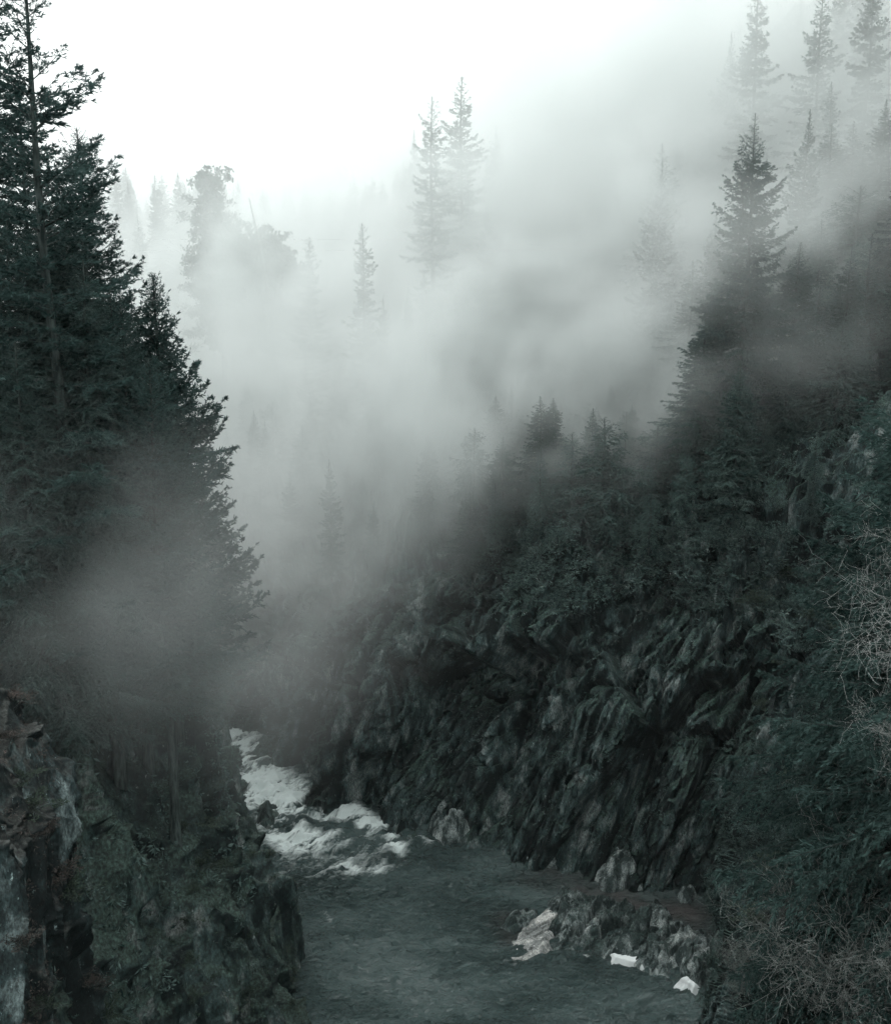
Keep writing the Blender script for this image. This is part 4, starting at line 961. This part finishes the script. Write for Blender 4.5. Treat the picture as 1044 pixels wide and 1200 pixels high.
def mist(lo, hi, vox, blobs):
    ng = bpy.data.node_groups.new('mist_field', 'GeometryNodeTree')
    ng.interface.new_socket('Geometry', in_out='INPUT', socket_type='NodeSocketGeometry')
    ng.interface.new_socket('Geometry', in_out='OUTPUT', socket_type='NodeSocketGeometry')
    N, L = ng.nodes, ng.links
    go = N.new('NodeGroupOutput'); pos = N.new('GeometryNodeInputPosition')
    def math_(op, a, b=None, c=None, clamp=False):
        n = N.new('ShaderNodeMath'); n.operation = op; n.use_clamp = clamp
        for i, v in enumerate((a, b, c)):
            if v is None: continue
            if isinstance(v, (int, float)): n.inputs[i].default_value = v
            else: L.new(v, n.inputs[i])
        return n.outputs[0]
    def vm(op, a, b):
        n = N.new('ShaderNodeVectorMath'); n.operation = op
        for i, v in enumerate((a, b)):
            if isinstance(v, tuple): n.inputs[i].default_value = v
            else: L.new(v, n.inputs[i])
        return n
    def noise(vec, scale, detail, rough=0.6):
        n = N.new('ShaderNodeTexNoise'); n.inputs['Scale'].default_value = scale; n.inputs['Detail'].default_value = detail; n.inputs['Roughness'].default_value = rough
        L.new(vec, n.inputs['Vector']); return n
    n1 = noise(pos.outputs[0], 0.022, 2); n2 = noise(pos.outputs[0], 0.075, 3)
    d1 = vm('MULTIPLY', vm('SUBTRACT', n1.outputs['Color'], (0.5, 0.5, 0.5)).outputs[0], (46, 46, 34)).outputs[0]
    d2 = vm('MULTIPLY', vm('SUBTRACT', n2.outputs['Color'], (0.5, 0.5, 0.5)).outputs[0], (16, 16, 15)).outputs[0]
    p = vm('ADD', vm('ADD', pos.outputs[0], d1).outputs[0], d2).outputs[0]
    ps = vm('ADD', vm('ADD', pos.outputs[0], vm('MULTIPLY', d1, (0.15, 0.15, 0.15)).outputs[0]).outputs[0], vm('MULTIPLY', d2, (0.7, 0.7, 0.7)).outputs[0]).outputs[0]
    tot = None
    for (c, s, A, rot) in blobs:
        v = vm('SUBTRACT', ps if rot else p, tuple(c)).outputs[0]
        if isinstance(rot, tuple):
            r = N.new('ShaderNodeVectorRotate'); r.rotation_type = 'EULER_XYZ'; r.inputs['Rotation'].default_value = tuple(-math.radians(q) for q in rot)
            r.invert = False; L.new(v, r.inputs['Vector']); v = r.outputs[0]
        v = vm('MULTIPLY', v, tuple(1 / q for q in s)).outputs[0]
        dt = vm('DOT_PRODUCT', v, v).outputs['Value']
        g = math_('MULTIPLY', math_('EXPONENT', math_('MULTIPLY', dt, -1.0)), A)
        tot = g if tot is None else math_('ADD', tot, g)
    rt = N.new('ShaderNodeVectorRotate'); rt.rotation_type = 'EULER_XYZ'; rt.inputs['Rotation'].default_value = (0, math.radians(38), 0); L.new(p, rt.inputs['Vector'])
    pst = vm('MULTIPLY', rt.outputs[0], (0.42, 0.8, 1.15)).outputs[0]
    n3 = noise(pst, 0.055, 6, 0.7)
    md = N.new('ShaderNodeMapRange'); md.inputs['From Min'].default_value = 0.42; md.inputs['From Max'].default_value = 0.64; md.inputs['To Min'].default_value = 0.03; md.inputs['To Max'].default_value = 2.1
    L.new(n3.outputs['Fac'], md.inputs['Value'])
    n4 = noise(pst, 0.17, 4, 0.7)
    m4 = N.new('ShaderNodeMapRange'); m4.inputs['From Min'].default_value = 0.36; m4.inputs['From Max'].default_value = 0.64; m4.inputs['To Min'].default_value = 0.35; m4.inputs['To Max'].default_value = 1.65
    L.new(n4.outputs['Fac'], m4.inputs['Value'])
    tot = math_('MULTIPLY', math_('MULTIPLY', tot, md.outputs[0]), m4.outputs[0])
    tot = math_('MAXIMUM', math_('SUBTRACT', tot, 0.003), 0.0)
    vc = N.new('GeometryNodeVolumeCube')
    L.new(tot, vc.inputs['Density'])
    vc.inputs['Min'].default_value = lo; vc.inputs['Max'].default_value = hi
    for k, i in enumerate('XYZ'): vc.inputs['Resolution ' + i].default_value = int((hi[k] - lo[k]) / vox)
    mat = vol_mat('mist_bank', 1.0, (0.965, 0.988, 0.982), 0.25, True)
    sm = N.new('GeometryNodeSetMaterial'); sm.inputs['Material'].default_value = mat
    L.new(vc.outputs[0], sm.inputs[0]); L.new(sm.outputs[0], go.inputs[0])
    vd = bpy.data.volumes.new('mist'); vd.materials.append(mat)
    o = bpy.data.objects.new('mist', vd); C.objects.link(o)
    md_ = o.modifiers.new('mist', 'NODES'); md_.node_group = ng
    return props(o, 'torn white mist drifting through the gorge and forest', kind='stuff')

BLOBS = [
 (at(370, 445, 190), (62, 46, 22), 0.105, 0),
 (at(640, 380, 180), (44, 34, 19), 0.110, 0),
 (at(1000, 190, 180), (40, 34, 30), 0.080, 0),
 (at(780, 150, 200), (30, 40, 22), 0.050, 0),
 (at(350, 250, 300), (180, 50, 22), 0.013, 0),
 (at(540, 470, 132), (20, 9, 11), 0.080, 1),
 (at(330, 575, 122), (12, 11, 10), 0.075, 1),
 (at(140, 680, 58), (13, 6, 6), 0.070, 1),
 (at(120, 790, 60), (13, 5, 5), 0.045, 1),
 (at(240, 620, 75), (8, 7, 6), 0.07, 1),
 (at(990, 310, 132), (28, 9, 9), 0.110, (0, -30, 0)),
 (at(690, 400, 130), (16, 8, 10), 0.110, 1),
 (at(560, 460, 117), (20, 5, 9), 0.075, 1),
 (at(700, 470, 116), (12, 5, 6), 0.03, 1),
 (at(520, 180, 160), (20, 7, 16), 0.080, 1),
 (at(890, 280, 108), (16, 6, 12), 0.035, 1),
 (at(820, 260, 142), (18, 8, 14), 0.080, 1),
]

mist((-110, 38, 6), (190, 340, 136), 1.7, BLOBS)

# ------------------------------------------------------------------ light, sky, camera
wd = bpy.data.worlds.new('World'); sc.world = wd; wd.use_nodes = True
N, L = wd.node_tree.nodes, wd.node_tree.links; N.clear()
wo = N.new('ShaderNodeOutputWorld'); bg = N.new('ShaderNodeBackground'); sky = N.new('ShaderNodeTexSky')
sky.sky_type = 'NISHITA'; sky.sun_disc = False; sky.sun_elevation = R(SUN_EL); sky.sun_rotation = R(SUN_AZ)
sky.air_density = 1.0; sky.dust_density = 6.0; sky.ozone_density = 1.0
hs = N.new('ShaderNodeHueSaturation'); hs.inputs['Saturation'].default_value = 0.08
L.new(sky.outputs[0], hs.inputs['Color'])
# an even cloud cover hides most of the blue gradient
mx = N.new('ShaderNodeMix'); mx.data_type = 'RGBA'; mx.inputs[0].default_value = 0.75
L.new(hs.outputs[0], mx.inputs[6]); mx.inputs[7].default_value = CLOUD
L.new(mx.outputs[2], bg.inputs['Color']); bg.inputs['Strength'].default_value = SKY_STR
L.new(bg.outputs[0], wo.inputs['Surface'])
sl = bpy.data.lights.new('sun', 'SUN'); sl.energy = SUN_E; sl.angle = R(40); sl.color = (1.0, 0.998, 0.985)
so = bpy.data.objects.new('sun', sl); C.objects.link(so)
dv = Vector((math.sin(R(SUN_AZ)) * math.cos(R(SUN_EL)), math.cos(R(SUN_AZ)) * math.cos(R(SUN_EL)), math.sin(R(SUN_EL))))
so.rotation_euler = dv.to_track_quat('Z', 'Y').to_euler()

cd = bpy.data.cameras.new('camera'); co = bpy.data.objects.new('camera', cd); C.objects.link(co)
cd.sensor_fit = 'VERTICAL'; cd.sensor_height = 24; cd.lens = 24 * FPX / 1200
cd.clip_end = 9000; cd.clip_start = 0.5
co.location = (0, 0, CAMZ); co.rotation_euler = (R(90) - PITCH, 0, 0)
sc.camera = co
sc.view_settings.view_transform = 'Standard'; sc.view_settings.look = 'None'; sc.view_settings.exposure = EXPO; sc.view_settings.gamma = 1
cy = sc.cycles
cy.use_denoising = True
try: cy.denoiser = 'OPENIMAGEDENOISE'
except Exception: pass
cy.use_adaptive_sampling = True; cy.adaptive_threshold = 0.04; cy.adaptive_min_samples = 20; cy.denoising_input_passes = 'RGB_ALBEDO_NORMAL'; cy.denoising_prefilter = 'ACCURATE'
cy.max_bounces = 7; cy.diffuse_bounces = 2; cy.glossy_bounces = 2; cy.transmission_bounces = 2; cy.volume_bounces = 4
cy.volume_step_rate = 2.5; cy.volume_max_steps = 256
sc.render.use_persistent_data = False
